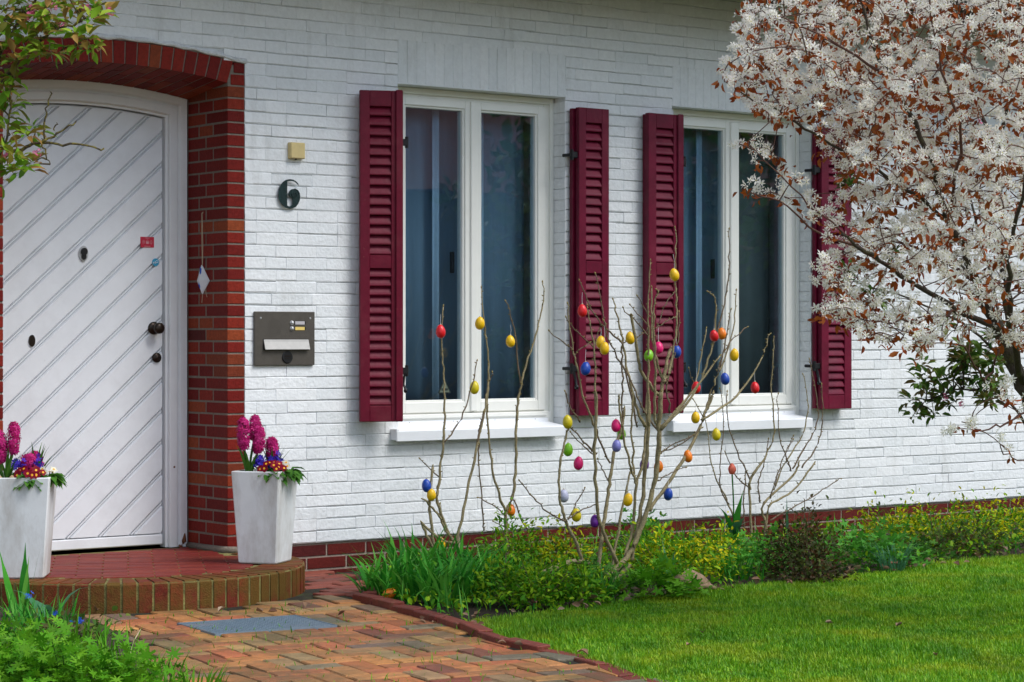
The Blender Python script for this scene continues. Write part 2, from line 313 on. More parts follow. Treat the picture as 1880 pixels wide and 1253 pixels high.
def scatter(name, T, P, X, Z, S, m, parent=None, rnd=None, smooth=True):
    V, Fc = T; V = np.array(V, dtype=np.float64); P = np.asarray(P, float).reshape(-1, 3); n = len(P)
    X = nrm(np.asarray(X, float).reshape(-1, 3)); Z = np.asarray(Z, float).reshape(-1, 3); Z = nrm(Z-(Z*X).sum(1, keepdims=True)*X+1e-6); Y = np.cross(Z, X)
    S = np.broadcast_to(np.asarray(S, float).reshape(-1, 1, 1), (n, 1, 1))
    W_ = P[:, None, :]+S*(V[None, :, 0:1]*X[:, None, :]+V[None, :, 1:2]*Y[:, None, :]+V[None, :, 2:3]*Z[:, None, :])
    lp = np.concatenate([np.array(f) for f in Fc]); tt = np.array([len(f) for f in Fc])
    loops = (lp[None, :]+(np.arange(n)*len(V))[:, None]).ravel(); rn = NP.random(n) if rnd is None else np.asarray(rnd)
    o = link(name, np_mesh(name, W_.reshape(-1, 3), loops, np.tile(tt, n), m, smooth, np.repeat(rn, len(V))), parent)
    return tag(o, kind='stuff')
def blades(name, base, direc, length, width, bend, m, parent=None, seg=4, fold=True):
    """strap leaves: base Nx3, horizontal direction Nx2, length, width, bend (0 upright .. 1.6 arching over)"""
    base = np.asarray(base, float).reshape(-1, 3); n = len(base); d = nrm(np.asarray(direc, float).reshape(-1, 2)); V = np.zeros((n, seg+1, 2, 3))
    ang = NP.uniform(.05, .35, n)+.22*np.minimum(bend, 1.8)*NP.random(n); p = base.copy(); side = np.stack([-d[:, 1], d[:, 0], np.zeros(n)], 1)
    for k in range(seg+1):
        t = k/seg; w = width*(.55+.45*math.sin(math.pi*min(t*1.25, 1)**.8))*(1-max(0, t-.55)/.45*.96 if t > .55 else 1)
        V[:, k, 0] = p+side*(w/2)[:, None]; V[:, k, 1] = p-side*(w/2)[:, None]
        st = np.stack([d[:, 0]*np.sin(ang), d[:, 1]*np.sin(ang), np.cos(ang)], 1); p = p+st*(length/seg)[:, None]; ang = ang+bend/seg*(.5+t)
    q = []
    for k in range(seg): q += [2*k, 2*k+1, 2*k+3, 2*k+2]
    loops = (np.array(q)[None, :]+(np.arange(n)*2*(seg+1))[:, None]).ravel()
    return tag(link(name, np_mesh(name, V.reshape(-1, 3), loops, np.full(n*seg, 4), m, True, np.repeat(NP.random(n), 2*(seg+1))), parent), kind='stuff')
def sph_dirs(n, zmin=-1., zmax=1.):
    z = NP.uniform(zmin, zmax, n); a = NP.uniform(0, 2*math.pi, n); r_ = np.sqrt(1-z*z); return np.stack([r_*np.cos(a), r_*np.sin(a), z], 1)

# ------------------------------------------------------------------ ground, lawn sheet, bed soil
def sheet(name, poly, z, m, label=None):
    me = bpy.data.meshes.new(name); me.from_pydata([(x, y, z) for x, y in poly], [], [tuple(range(len(poly)))]); me.materials.append(MATS[m])
    return tag(link(name, me), kind='structure')
sheet('ground', [(-90, -120), (110, -120), (110, 60), (-90, 60)], GZ-.045, 'soil')
EDGE = [(.42, -.75), (.10, -1.15), (-.04, -1.34), (-.16, -1.9), (-.28, -2.46), (-.40, -2.86), (-.42, -3.34), (-.64, -4.02), (-1.0, -4.8), (-1.5, -5.6), (-2.2, -6.5)]
BEDF = [(-.30, -2.42), (-.05, -2.24), (.5, -2.15), (1.34, -1.98), (2.1, -1.95), (2.9, -1.85), (4.16, -1.73), (6, -1.6), (9, -1.5)]
lawn_poly = EDGE[4:]+[(-2.2, -9.5), (9, -9.5)]+BEDF[::-1]
sheet('lawn', lawn_poly, GZ-.012, 'lawn_soil')
sheet('flower_bed_soil', BEDF+[(9, .0), (.55, .0)]+EDGE[:4], GZ-.02, 'soil')
sheet('flower_bed_soil', [(-1.32, -.62), (-1.42, -1.3), (-1.62, -2.0), (-1.95, -2.75), (-2.45, -3.6), (-3.4, -4.6), (-6, -6), (-6, -.1), (-1.62, -.1)], GZ+.012, 'soil')

# ------------------------------------------------------------------ house
house = tag(empty('brick_house', (0, 0, 0)), 'white painted brick house with red brick door arch and two shuttered windows', 'house')
CR = .0625; ZB = .016; ZT = 3.205; XL, XR_ = -3.4, 8.4
WIN = [(1.060, 2.229), (3.046, 4.208)]; WZ0, WZ1 = .575, 2.478; SOLD = 2.725
DC, DH = -.621, .621                                # centre and half width of the door opening
PW = .102
def arc_z(x, crown, half, rise):
    Rr = (half*half+rise*rise)/(2*rise); return crown-Rr+math.sqrt(max(Rr*Rr-(x-DC)**2, 0))
z_out = lambda x: arc_z(x, 2.574, DH+PW, .068)
z_in = lambda x: arc_z(x, 2.460, DH, .054)
# wall core (mortar) with openings
w = MB(); TH = .42
def wbox(x0, x1, z0, z1, y0=.006): w.box(x0, x1, y0, TH, z0, z1)
wbox(XL, DC-DH-PW, ZB-.002, ZT); wbox(DC+DH+PW, WIN[0][0], ZB-.002, ZT)
wbox(WIN[0][1], WIN[1][0], ZB-.002, ZT); wbox(WIN[1][1], XR_, ZB-.002, ZT)
for a_, b_ in WIN: wbox(a_, b_, ZB-.002, WZ0); wbox(a_, b_, WZ1, ZT)
n = 16; x0 = DC-DH-PW; dx = 2*(DH+PW)/n
for i in range(n):
    a_, b_ = x0+i*dx, x0+(i+1)*dx
    w.add([(a_, .006, z_out(a_)+.002), (b_, .006, z_out(b_)+.002), (b_, TH, z_out(b_)+.002), (a_, TH, z_out(a_)+.002), (a_, .006, ZT), (b_, .006, ZT), (b_, TH, ZT), (a_, TH, ZT)],
          [(0, 3, 2, 1), (4, 5, 6, 7), (0, 1, 5, 4), (2, 3, 7, 6)])
wall = w.build('wall', 'white_mortar', house)
# white facing bricks
def face_brick(seed):
    r = random.Random(seed); j = lambda s_: r.uniform(-s_, s_)
    L_, H_, c, d = .125, .03125, .0045, .0052
    def pt(x, z, y): return (x+j(.0012), y+j(.0007), z+j(.0014))
    ct, cb, cx = r.uniform(.002, .004), r.uniform(.004, .0075), r.uniform(.0012, .003)
    V = [pt(-L_+cx, -H_+cb, -d), pt(L_-cx, -H_+cb, -d), pt(L_-cx, H_-ct, -d+.001), pt(-L_+cx, H_-ct, -d+.001)]
    V += [pt(-L_, -H_, -d+.0034), pt(L_, -H_, -d+.0034), pt(L_, H_, -d+.003), pt(-L_, H_, -d+.003)]
    V += [(-L_, .02, -H_), (L_, .02, -H_), (L_, .02, H_), (-L_, .02, H_)]
    Fc = [(0, 1, 2, 3)]+[(4+i, 4+(i+1) % 4, (i+1) % 4, i) for i in range(4)]+[(8+i, 8+(i+1) % 4, 4+(i+1) % 4, 4+i) for i in range(4)]
    return V, Fc
BV = [face_brick(s_) for s_ in range(12)]
BM = []
for V, Fc in BV:
    me = bpy.data.meshes.new('brick'); me.from_pydata(V, [], Fc); me.materials.append(MATS['white_paint_brick']); BM.append(me)
bricks = []                                          # (x, z, length, height, rx, ry, variant, dy)
def addb(xa, xb, za, zb):
    L_ = xb-xa+R.choice((.0004, 0, -.001)); H_ = zb-za-R.choice((-.0006, .0005, .002, .004, .007))
    if L_ < .02: return
    bricks.append(((xa+xb)/2, (za+zb)/2, L_, H_, R.gauss(0, .008)+.012, R.gauss(0, .003), R.randrange(12), R.uniform(-.0012, .0014)))
def cuts(za, zb):
    zm = (za+zb)/2; I = []
    if WZ0-.03 < zm < SOLD: I += [(a_-.0, b_+.0) for a_, b_ in WIN]
    if zm < 2.512: I.append((DC-DH-PW, DC+DH+PW))
    elif za < 2.574:
        hs_ = max([x for x in np.linspace(0, DH+PW, 60) if z_out(DC+x) > za+.012] or [0])
        if hs_ > .05: I.append((DC-hs_-.01, DC+hs_+.01))
    return sorted(I)
ncr = int((ZT-ZB)/CR)
for i in range(ncr):
    za = ZB+i*CR; zb = za+CR; segs = []; x = XL
    for a_, b_ in cuts(za, zb): segs.append((x, a_)); x = b_
    segs.append((x, XR_))
    for a_, b_ in segs:
        x = a_; first = True
        while x < b_-.004:
            L_ = R.choices((.25, .125, .1875), (.66, .27, .07))[0]
            if first: L_ = R.choice((.25, .125, .1875, .07, .16)); first = False
            if b_-(x+L_) < .045: L_ = b_-x
            addb(x, min(x+L_, b_), za, zb); x += L_
for a_, b_ in WIN:                                   # soldier courses above the windows
    k = 19; s_ = (b_-a_)/k
    for i in range(k): addb(a_+i*s_, a_+(i+1)*s_, WZ1, SOLD)
def bmat_(b):
    x, z, L_, H_, rx, ry, v, dy = b
    if H_ > .15:      # soldier: rotate the brick upright
        return Matrix.Translation((x, dy, z)) @ Matrix.Rotation(math.pi/2, 4, 'Y') @ Matrix.Diagonal((H_/.25, 1, L_/.0625, 1))
    return Matrix.Translation((x, dy, z)) @ Matrix.Rotation(ry, 4, 'Y') @ Matrix.Rotation(rx, 4, 'X') @ Matrix.Diagonal((L_/.25, 1, H_/.0625, 1))
def vis(b):
    x, y, D = proj((b[0], 0, b[1]))
    if not (5 < x < 1875 and 5 < y < 1240): return -1
    if 655 < x < 740 and 165 < y < 778: return -1
    if 1042 < x < 1118 and 200 < y < 760: return -1
    if 1175 < x < 1262 and 212 < y < 755: return -1
    if 1500 < x and y < 600: return -1
    return b[2]*b[3]/D**3
order = sorted(range(len(bricks)), key=lambda i: -vis(bricks[i])); single = set(i for i in order[:300] if vis(bricks[i]) > 0)
V_, lo_, to_, rn_ = [], [], [], []; off = 0
for i, b in enumerate(bricks):
    Mx = bmat_(b)
    if i in single:
        o = link('brick', BM[b[6]], wall); o.matrix_local = Mx
    else:
        A = np.array(BV[b[6]][0]); Mn = np.array(Mx); V_.append(A @ Mn[:3, :3].T+Mn[:3, 3])
        for f in BV[b[6]][1]: lo_ += [k+off for k in f]; to_.append(len(f))
        off += len(A); rn_ += [R.random()]*len(A)
tag(link('bricks', np_mesh('bricks', np.concatenate(V_), lo_, to_, 'white_paint_brick', False, rn_), wall), kind='stuff')
# mortar fillet between the arch and the white bricks
fl = MB(); pts = []
for i in range(25):
    x = DC-DH-PW-.004+(2*(DH+PW)+.008)*i/24; pts.append((x, -.002, z_out(x)+.013+.004*math.sin(i*2.7)))
fl.tube(pts, [.013+.003*math.sin(i*1.9) for i in range(25)], 6)
fl.build('mortar_fillet', 'white_mortar', wall, True)
# window reveals painted smooth over brick: thin lining
for a_, b_ in WIN:
    lv = MB()
    for i in range(int((WZ1-WZ0)/CR)):
        z = WZ0+i*CR; j = R.uniform(0, .003)
        lv.box(a_-.001, a_+.004+j, -.004, .11, z+.002, z+CR-.002); j = R.uniform(0, .003); lv.box(b_-.004-j, b_+.001, -.004, .11, z+.002, z+CR-.002)
    lv.box(a_, b_, -.004, .11, WZ1-.004, WZ1+.004); lv.build('window_reveal', 'white_paint_brick', wall)
# plinth
pl = MB(); PD = .012
pl.box(XL, DC-DH-PW-.0, PD, TH, -.32, ZB-.004); pl.box(DC+DH+PW, XR_, PD, TH, -.32, ZB-.004)
plinth = pl.build('plinth', 'light_mortar', house)
pm = MB().bbox(-.12, .12, -.004, .03, -.027, .027, .002).mesh('brick', 'plinth_brick')
for i in range(4):
    zc = ZB-.004-.003-.0335-i*.068
    for sx0, sx1 in ((XL, DC-DH-PW), (DC+DH+PW+.01, 8.2)):
        x = sx0-(.125 if i % 2 else 0)
        while x < sx1:
            L_ = R.choices((.25, .125), (.8, .2))[0]; xa, xb = max(x, sx0), min(x+L_, sx1)
            if xb-xa > .04:
                o = link('brick', pm, plinth); o.location = ((xa+xb)/2, PD-.0005+R.uniform(-.001, .001), zc); o.scale = ((xb-xa-.011)/.24, 1, 1.055)
            x += L_
# red door surround: piers and flat arch
sur = MB()
sur.box(.0012, PW-.002, .0, TH, -.1, 2.50); sur.box(DC-DH-PW+.002, DC-DH-.0012, .0, TH, -.1, 2.50)
surround = sur.build('door_surround', 'grey_mortar', house)
k = 0; z = .022
while z < 2.49:
    h = .0535; zt = min(z+h, z_out(.05)-.004)
    cuts_ = ((-.004, .138), (.149, .285), (.296, .40)) if k % 2 == 0 else ((-.004, .212), (.223, .40))
    for ya, yb in cuts_:
        j = R.uniform(-.0012, .0012); zt2 = zt
        if z > 2.36 and ya > .1: zt2 = min(zt, 2.405-.12*ya)
        x0b = .0 if z < 2.395 else .006+.034*(min(zt2, 2.51)-2.406)/.11
        if zt2-z > .01: MB().bbox(-.001+j+x0b, PW-.003, ya, yb, z, zt2, .0025).build('brick', 'red_brick', surround)
    MB().bbox(DC-DH-PW+.003, DC-DH+.001, -.004, .14, z, zt, .0025).build('brick', 'red_brick', surround)
    z += .0625; k += 1
fm = MB()                                            # cement fillet at the foot of the pier
fm.tube([(.0, .40, .004), (-.004, .2, .006), (-.004, .0, .006), (.05, -.008, .006), (.12, -.004, .004)], [.02, .019, .022, .02, .018], 6); fm.build('mortar_fillet', 'grey_mortar', surround, True)
archb = MB(); nv = 19; dxv = 2*DH/nv
n = 20
for i in range(n):
    a_, b_ = DC-DH+2*DH*i/n, DC-DH+2*DH*(i+1)/n
    archb.add([(a_, .001, z_in(a_)+.0015), (b_, .001, z_in(b_)+.0015), (b_, TH, z_in(b_)-.0535), (a_, TH, z_in(a_)-.0535), (a_, .001, z_out(a_)-.003), (b_, .001, z_out(b_)-.003), (b_, TH, z_out(b_)-.003), (a_, TH, z_out(a_)-.003)],
              [(0, 3, 2, 1), (4, 5, 6, 7), (0, 1, 5, 4), (2, 3, 7, 6), (1, 2, 6, 5), (3, 0, 4, 7)])
arch = archb.build('door_arch', 'grey_mortar', house)
for i in range(nv):
    t0, t1 = i/nv, (i+1)/nv; fan = .035
    xa0, xb0 = DC-DH+2*DH*t0+.0045, DC-DH+2*DH*t1-.0045
    def top(x): return x+fan*(x-DC)/DH
    for q, (ya, yb) in enumerate(((-.004, .128), (.137, .268), (.277, .405)) if i % 2 == 0 else ((-.004, .20), (.209, .405))):
        V = []
        for y in (ya, yb):
            dz = -.053*max(y, 0)/.4
            for x, zf in ((xa0, 'i'), (xb0, 'i'), (xb0, 'o'), (xa0, 'o')):
                xx = top(x) if zf == 'o' else x; zz = (z_in(x)+dz-R.uniform(0, .0015)) if zf == 'i' else z_out(xx)-.002
                V.append((xx, y, zz))
        MB().add(V, [(0, 1, 2, 3), (7, 6, 5, 4), (0, 4, 5, 1), (1, 5, 6, 2), (2, 6, 7, 3), (3, 7, 4, 0)]).build('brick', 'red_brick', arch)
# ---- door frame (swept profile) and door leaf
FY = .40
def sweep(path, prof):                               # path in XZ, profile (inset, y)
    k = len(path); V = []; P = [Vector((p[0], 0, p[1])) for p in path]
    for i in range(k):
        d0 = (P[i]-P[i-1]).normalized() if i else None; d1 = (P[i+1]-P[i]).normalized() if i < k-1 else None
        d0 = d0 or d1; d1 = d1 or d0; nn = lambda d: Vector((-d.z, 0, d.x)); n0, n1 = nn(d0), nn(d1); m_ = (n0+n1).normalized(); m_ = m_/max(m_.dot(n0), .3)
        for ins, y in prof: V.append((P[i].x+m_.x*ins, y, P[i].z+m_.z*ins))
    q = len(prof); return V, [(i*q+j, (i+1)*q+j, (i+1)*q+j+1, i*q+j+1) for i in range(k-1) for j in range(q-1)]
fz = lambda x: arc_z(x, 2.410, DH-.006, .056)
XA, XB = DC+DH-.006, DC-DH+.006
fprof = [(0, FY+.06), (0, FY+.002), (.004, FY-.004), (.040, FY-.004), (.046, FY+.004), (.050, FY+.012), (.055, FY+.012), (.058, FY+.002), (.064, FY-.002), (.100, FY-.002), (.105, FY+.004), (.105, FY+.022), (.119, FY+.022), (.119, FY+.08)]
def frame_grid(prof):
    hf, rs = DH-.006, .056; Rf = (hf*hf+rs*rs)/(2*rs); zc = 2.410-Rf; cols = []
    for ins, y in prof:
        x1_, x0_ = XA-ins, XB+ins; cols.append([(x1_, y, 0.)]+[(x1_+(x0_-x1_)*i/24, y, zc+math.sqrt((Rf-ins)**2-(x1_+(x0_-x1_)*i/24-DC)**2)) for i in range(25)]+[(x0_, y, 0.)])
    k = 27; return [v for c_ in cols for v in c_], [(j*k+i, j*k+i+1, (j+1)*k+i+1, (j+1)*k+i) for j in range(len(prof)-1) for i in range(k-1)]
dfm = MB().add(*frame_grid(fprof)); dframe = dfm.build('door_frame', 'frame_paint', house)
rt = MB(); rt.tube([(-.045, .405, .0), (-.03, .395, .03), (-.022, .40, .075)], [.016, .014, .003], 6); rt.build('rotten_patch', 'rust', dframe)
MB().lathe([(.006, 0), (.004, .003)], 8, toward_garden(-.085, FY-.002, .42)).build('rust_spot', 'rust', dframe)
door = empty('door', parent=house)
LX0, LX1, LZ0 = XB+.122, XA-.122, .012
def leaf_outline(m=0.):
    P = [(LX0+m, LZ0+m), (LX1-m, LZ0+m)]; xs = [LX1-m+(LX0-LX1+2*m)*i/16 for i in range(17)]
    return P+[(x, fz(x)-.123-m) for x in xs]
LY = .436
MB().prism(leaf_outline(), LY+.022, LY+.06).build('leaf_panel', 'door_paint', door)
def clip(poly, nx, nz, c, keep_less=True):
    out = []; f = lambda p: (p[0]*nx+p[1]*nz-c)*(1 if keep_less else -1)
    for i in range(len(poly)):
        p, q = poly[i], poly[(i+1) % len(poly)]; a_, b_ = f(p), f(q)
        if a_ <= 0: out.append(p)
        if a_*b_ < 0: t = a_/(a_-b_); out.append((p[0]+(q[0]-p[0])*t, p[1]+(q[1]-p[1])*t))
    return out
PA = math.radians(41.5); nx, nz = -math.sin(PA), math.cos(PA); inner = clip(leaf_outline(.008), 0, 1, .075, False); PWD = .121
def band(lo, hi): return clip(clip(inner, nx, nz, lo, False), nx, nz, hi, True)
for k in range(-2, 30):
    lo = k*PWD+.030; hi = lo+PWD-.019; mb = MB(); c = .005
    for a_, b_, ya, yb in ((lo, lo+c, .012, 0), (lo+c, hi-c, 0, 0), (hi-c, hi, 0, .012)):
        pg = band(a_, b_)
        if len(pg) >= 3: mb.prism(pg, [LY+(ya+(yb-ya)*min(max((p[0]*nx+p[1]*nz-a_)/(b_-a_), 0), 1)) for p in pg], LY+.024)
    if mb.V: mb.build('plank', 'door_paint', door)
    pg = band(hi+.0065, hi+.0125)
    if len(pg) >= 3: MB().prism(pg, LY+.007, LY+.024).build('bead', 'door_paint', door)
MB().bbox(LX0+.008, LX1-.008, LY-.006, LY+.014, LZ0+.004, .068, .004).build('weather_board', 'door_paint', door)
for zc, r_, ball in ((at(282, 603, LY).z, .034, True), (at(287, 657, LY).z, .026, False)):
    xc = at(282 if ball else 287, 600, LY).x
    prof = [(r_, 0), (r_, .006), (r_*.8, .011), (.012, .014), (.011, .038), (.022, .043), (.029, .054), (.029, .066), (.022, .074), (.006, .078)] if ball else [(r_, 0), (r_, .008), (r_*.86, .014), (r_*.55, .014), (r_*.5, .019), (.004, .020)]
    h_ = MB().lathe(prof, 20, toward_garden(xc, LY, zc)).build('knob' if ball else 'lock', 'bronze', door, True)
def oval(cx, cz, rx, rz, y0, y1, n=20): return [(cx+rx*math.cos(2*math.pi*i/n), cz+rz*math.sin(2*math.pi*i/n)) for i in range(n)]
p = at(152.5, 466, LY)
MB().prism(oval(p.x, p.z, .026, .040, 0, 0), LY-.008, LY).build('lock_plate', 'chrome', door); MB().prism(oval(p.x, p.z+.010, .0175, .019, 0, 0), LY-.018, LY-.004).build('lock_cylinder', 'black_plastic', door)
MB().prism(oval(p.x, p.z-.016, .013, .016, 0, 0), LY-.014, LY-.005).build('keyhole', 'black_plastic', door)
p = at(58, 626, LY); MB().prism(oval(p.x, p.z, .017, .030, 0, 0), LY-.008, LY).build('spy_hole', 'bronze', door)
a_, b_ = at(258, 435, LY-.002), at(282.5, 455, LY-.002); cx, cz = (a_.x+b_.x)/2, (a_.z+b_.z)/2; yy = LY-.0035
st = MB().box(a_.x, b_.x, yy, LY, b_.z, a_.z).build('warning_sticker', 'sticker_red', door); st['label'] = 'small red rectangular alarm sticker'
em = MB(); em.box(cx-.008, cx+.008, yy-.0008, yy, cz-.009, cz+.004); em.tube([(cx-.005, yy, cz+.004), (cx-.004, yy, cz+.011), (cx+.004, yy, cz+.011), (cx+.005, yy, cz+.004)], .0013, 4)
for s_ in (-1, 1):
    for rr in (.016, .022, .028): em.tube([(cx+s_*(rr*math.cos(t)), yy, cz+rr*.7*math.sin(t)) for t in (-.6, -.2, .2, .6)], .0012, 4)
em.box(cx-.018, cx+.018, yy-.0006, yy, cz-.023, cz-.020); em.box(cx-.012, cx+.012, yy-.0006, yy, cz+.020, cz+.023)
em.build('sticker_emblem', 'sticker_pale', door)
p = at(285.5, 482, LY-.002); MB().prism(oval(p.x, p.z, .0195, .0205, 0, 0), yy, LY).build('round_sticker', 'sticker_blue', door)
def text_mesh(txt, size, name, m, parent, loc, rx=math.pi/2, rz=0., extr=.0006):
    cu = bpy.data.curves.new(name, 'FONT'); cu.body = txt; cu.size = size; cu.extrude = extr; cu.align_x = 'CENTER'; cu.align_y = 'CENTER'
    to = bpy.data.objects.new(name, cu); COL.objects.link(to); bpy.context.view_layer.update()
    me = bpy.data.meshes.new_from_object(to.evaluated_get(bpy.context.evaluated_depsgraph_get())); bpy.data.objects.remove(to); me.materials.clear(); me.materials.append(MATS[m])
    o = link(name, me, parent, loc); o.rotation_euler = (rx, 0, rz); return o
t_ = text_mesh('NO', .020, 'sticker_letters', 'sticker_white', door, (p.x, yy-.001, p.z)); t_.rotation_euler = (math.pi/2, -.35, 0)

# ---- windows
def window(wi, xa, xb):
    wn = empty('window', parent=house); Y0 = .095; z0, z1 = .60, WZ1-.006
    m = MB(); xa += .006; xb -= .006
    def frame_ring(x0_, x1_, z0_, z1_, wd, ya, yb, wb=None, wt=None):
        wb = wb or wd; wt = wt or wd
        m.bbox(x0_, x0_+wd, ya, yb, z0_, z1_, .003); m.bbox(x1_-wd, x1_, ya, yb, z0_, z1_, .003)
        m.bbox(x0_+wd-.0005, x1_-wd+.0005, ya+.0004, yb, z0_, z0_+wb, .003); m.bbox(x0_+wd-.0005, x1_-wd+.0005, ya+.0004, yb, z1_-wt, z1_, .003)
    frame_ring(xa, xb, z0, z1, .026, Y0, .17, .075, .035); frame_ring(xa+.024, xb-.024, z0+.004, z1-.002, .042, Y0+.014, .17, .085, .052)
    m.build('frame', 'window_paint', wn)
    sx0, sx1 = xa+.062, xb-.062; sz0, sz1 = z0+.083, z1-.050; mid = (xa+xb)/2
    for x0_, x1_ in ((sx0, mid-.003), (mid+.003, sx1)):
        m = MB(); frame_ring(x0_, x1_, sz0, sz1, .052, Y0+.002, .165, .058, .046); frame_ring(x0_+.048, x1_-.048, sz0+.054, sz1-.042, .016, Y0+.012, .16)
        s_ = m.build('sash', 'window_paint', wn)
        g = MB().box(x0_+.058, x1_-.058, Y0+.030, Y0+.034, sz0+.062, sz1-.05).build('pane', 'window_glass', wn)
        hx = x1_-.075 if x0_ == sx0 else None
        if hx: MB().bbox(hx-.008, hx+.008, .175, .205, 1.46, 1.58, .004).build('handle', 'black_plastic', wn)
    MB().bbox(mid-.022, mid+.022, Y0-.010, Y0+.010, sz0+.004, sz1-.004, .004).build('mullion', 'window_paint', wn)
    MB().bbox(sx0-.004, sx1+.004, Y0-.012, Y0+.012, z0+.052, z0+.076, .004).build('drip_bar', 'window_paint', wn)
    m = MB(); sl, sr = xa-.052, xb-.045                 # folded sheet sill
    prof = [(-.062, .538), (-.066, .541), (-.066, .592), (-.062, .597), (.09, .617), (.094, .640), (.094, .60), (.0, .585), (-.052, .580), (-.052, .545)]
    V = [(sl, y, z) for y, z in prof]+[(sr, y, z) for y, z in prof]; q = len(prof); m.add(V, [(i, (i+1) % q, (i+1) % q+q, i+q) for i in range(q)]+[tuple(range(q-1, -1, -1)), tuple(range(q, 2*q))])
    m.bbox(sl-.003, sl+.014, -.064, -.0, .545, .606, .002); m.build('sill', 'sill_metal', wn)
    m = MB()
    for t in (.12, .38, .63, .88): m.lathe([(.004, 0), (.003, .002)], 8, toward_garden(xa+(xb-xa)*t, .0945, .632))
    tag(m.build('sill_screws', 'dark_hole', wn), kind='stuff'); return wn, (sx0, sx1, sz0, sz1, mid)
wins = [window(i, *WIN[i]) for i in range(2)]
p = at(814.5, 712, .13); wn = wins[0][0]
MB().prism([(p.x-.044, p.z-.031), (p.x+.044, p.z-.031), (p.x, p.z+.052)], .1215, .1245).build('warning_sticker', 'sticker_edge', wn)
MB().prism([(p.x-.034, p.z-.026), (p.x+.034, p.z-.026), (p.x, p.z+.040)], .1205, .122).build('sticker_face', 'sticker_green', wn); MB().box(p.x-.022, p.x+.022, .1198, .121, p.z-.016, p.z-.004).build('sticker_text_bar', 'sticker_edge', wn)
# room behind the windows
rm = MB(); rm.box(.35, 5.1, 2.9, 3.0, -.1, 2.8); rm.box(.35, 5.1, TH+.01, 3.0, 2.75, 2.85); rm.box(.30, .40, TH+.01, 3.0, -.1, 2.8); rm.box(5.0, 5.1, TH+.01, 3.0, -.1, 2.8); rm.box(.35, 5.1, TH+.01, 3.0, -.2, -.1)
rm.build('room', 'room_wall', house)
# ---- eaves, roof, other walls
rf = MB(); rf.box(XL-.4, XR_+.4, -.80, .0, ZT-.004, ZT+.02); rf.box(XL-.4, XR_+.4, -.84, -.80, ZT-.05, ZT+.16)
eave = rf.build('eaves', 'eave_wood', house)
for x in np.arange(-3, 8.4, .85): MB().bbox(x-.045, x+.045, -.78, -.004, ZT-.055, ZT-.005, .004).build('rafter_end', 'eave_wood', eave)
g = MB(); g.tube([(XL-.4, -.91, ZT+.08), (XR_+.4, -.91, ZT+.08)], .065, 12); g.build('gutter', 'gutter_metal', eave)
r2 = MB(); r2.add([(XL-.4, -.86, ZT+.17), (XR_+.4, -.86, ZT+.17), (XR_+.4, 4, ZT+3.9), (XL-.4, 4, ZT+3.9), (XL-.4, 8.6, ZT+.17), (XR_+.4, 8.6, ZT+.17)], [(0, 1, 2, 3), (3, 2, 5, 4), (0, 3, 4), (1, 5, 2), (0, 4, 5, 1)])
r2.build('roof', 'roof_tile', house)
sw = MB(); sw.box(XL, XL+.3, TH, 8, -.3, ZT); sw.box(XR_-.3, XR_, TH, 8, -.3, ZT); sw.box(XL, XR_, 7.7, 8, -.3, ZT); sw.box(DC-1, DC+1, 1.6, 1.7, -.1, ZT); sw.build('rear_walls', 'white_mortar', house)

# ---- curtains (hang inside)
def curtain(x0_, x1_, z0_, z1_, y, m, label, grp):
    n = max(6, int((x1_-x0_)/.02)); V = []; Fc = []
    for i in range(n+1):
        x = x0_+(x1_-x0_)*i/n; yy_ = y+.007*math.sin(i*1.05)+.006*math.sin(i*.37)
        V += [(x, yy_, z0_), (x, yy_, z1_)]
    for i in range(n): Fc.append((2*i, 2*i+2, 2*i+3, 2*i+1))
    o = MB().add(V, Fc).build('curtain', m, None, True); sm = o.modifiers.new('s', 'SOLIDIFY'); sm.thickness = .002
    return tag(o, label, 'curtain', grp)
for i, (wn, (sx0, sx1, sz0, sz1, mid)) in enumerate(wins):
    nm = ('window nearer the front door', 'window beside the blossom tree')[i]
    curtain(sx0-.1, sx0+.37, sz0-.1, sz1+.1, .24, 'curtain', 'blue grey curtain in the left half of the '+nm, 'curtains')
    curtain(sx0+.31, sx0+.36, sz0-.1, sz1+.1, .20, 'curtain_white', 'narrow pale curtain edge in the left half of the '+nm, 'curtains')
    curtain(sx0+.33, mid+.05, sz0-.1, sz1+.1, .27, 'curtain', 'grey curtain beside centre bar, left half of the '+nm, 'curtains')
    curtain(mid+.0, mid+.16, sz0-.1, sz1+.1, .27, 'curtain', 'grey curtain strip beside centre bar, right half of the '+nm, 'curtains')
    if i == 0: curtain(mid+.16, sx1-.04, sz0-.1, sz1+.1, .25, 'curtain', 'blue grey curtain in the right half of the '+nm, 'curtains')
    else: curtain(mid+.20, sx1-.02, sz0-.1, sz1-.1, .28, 'blind', 'dark grey blind in the right half of the '+nm, 'curtains')
    curtain(mid+.10, mid+.155, sz0-.1, sz1+.1, .20, 'curtain_white', 'narrow pale curtain edge in the right half of the '+nm, 'curtains')

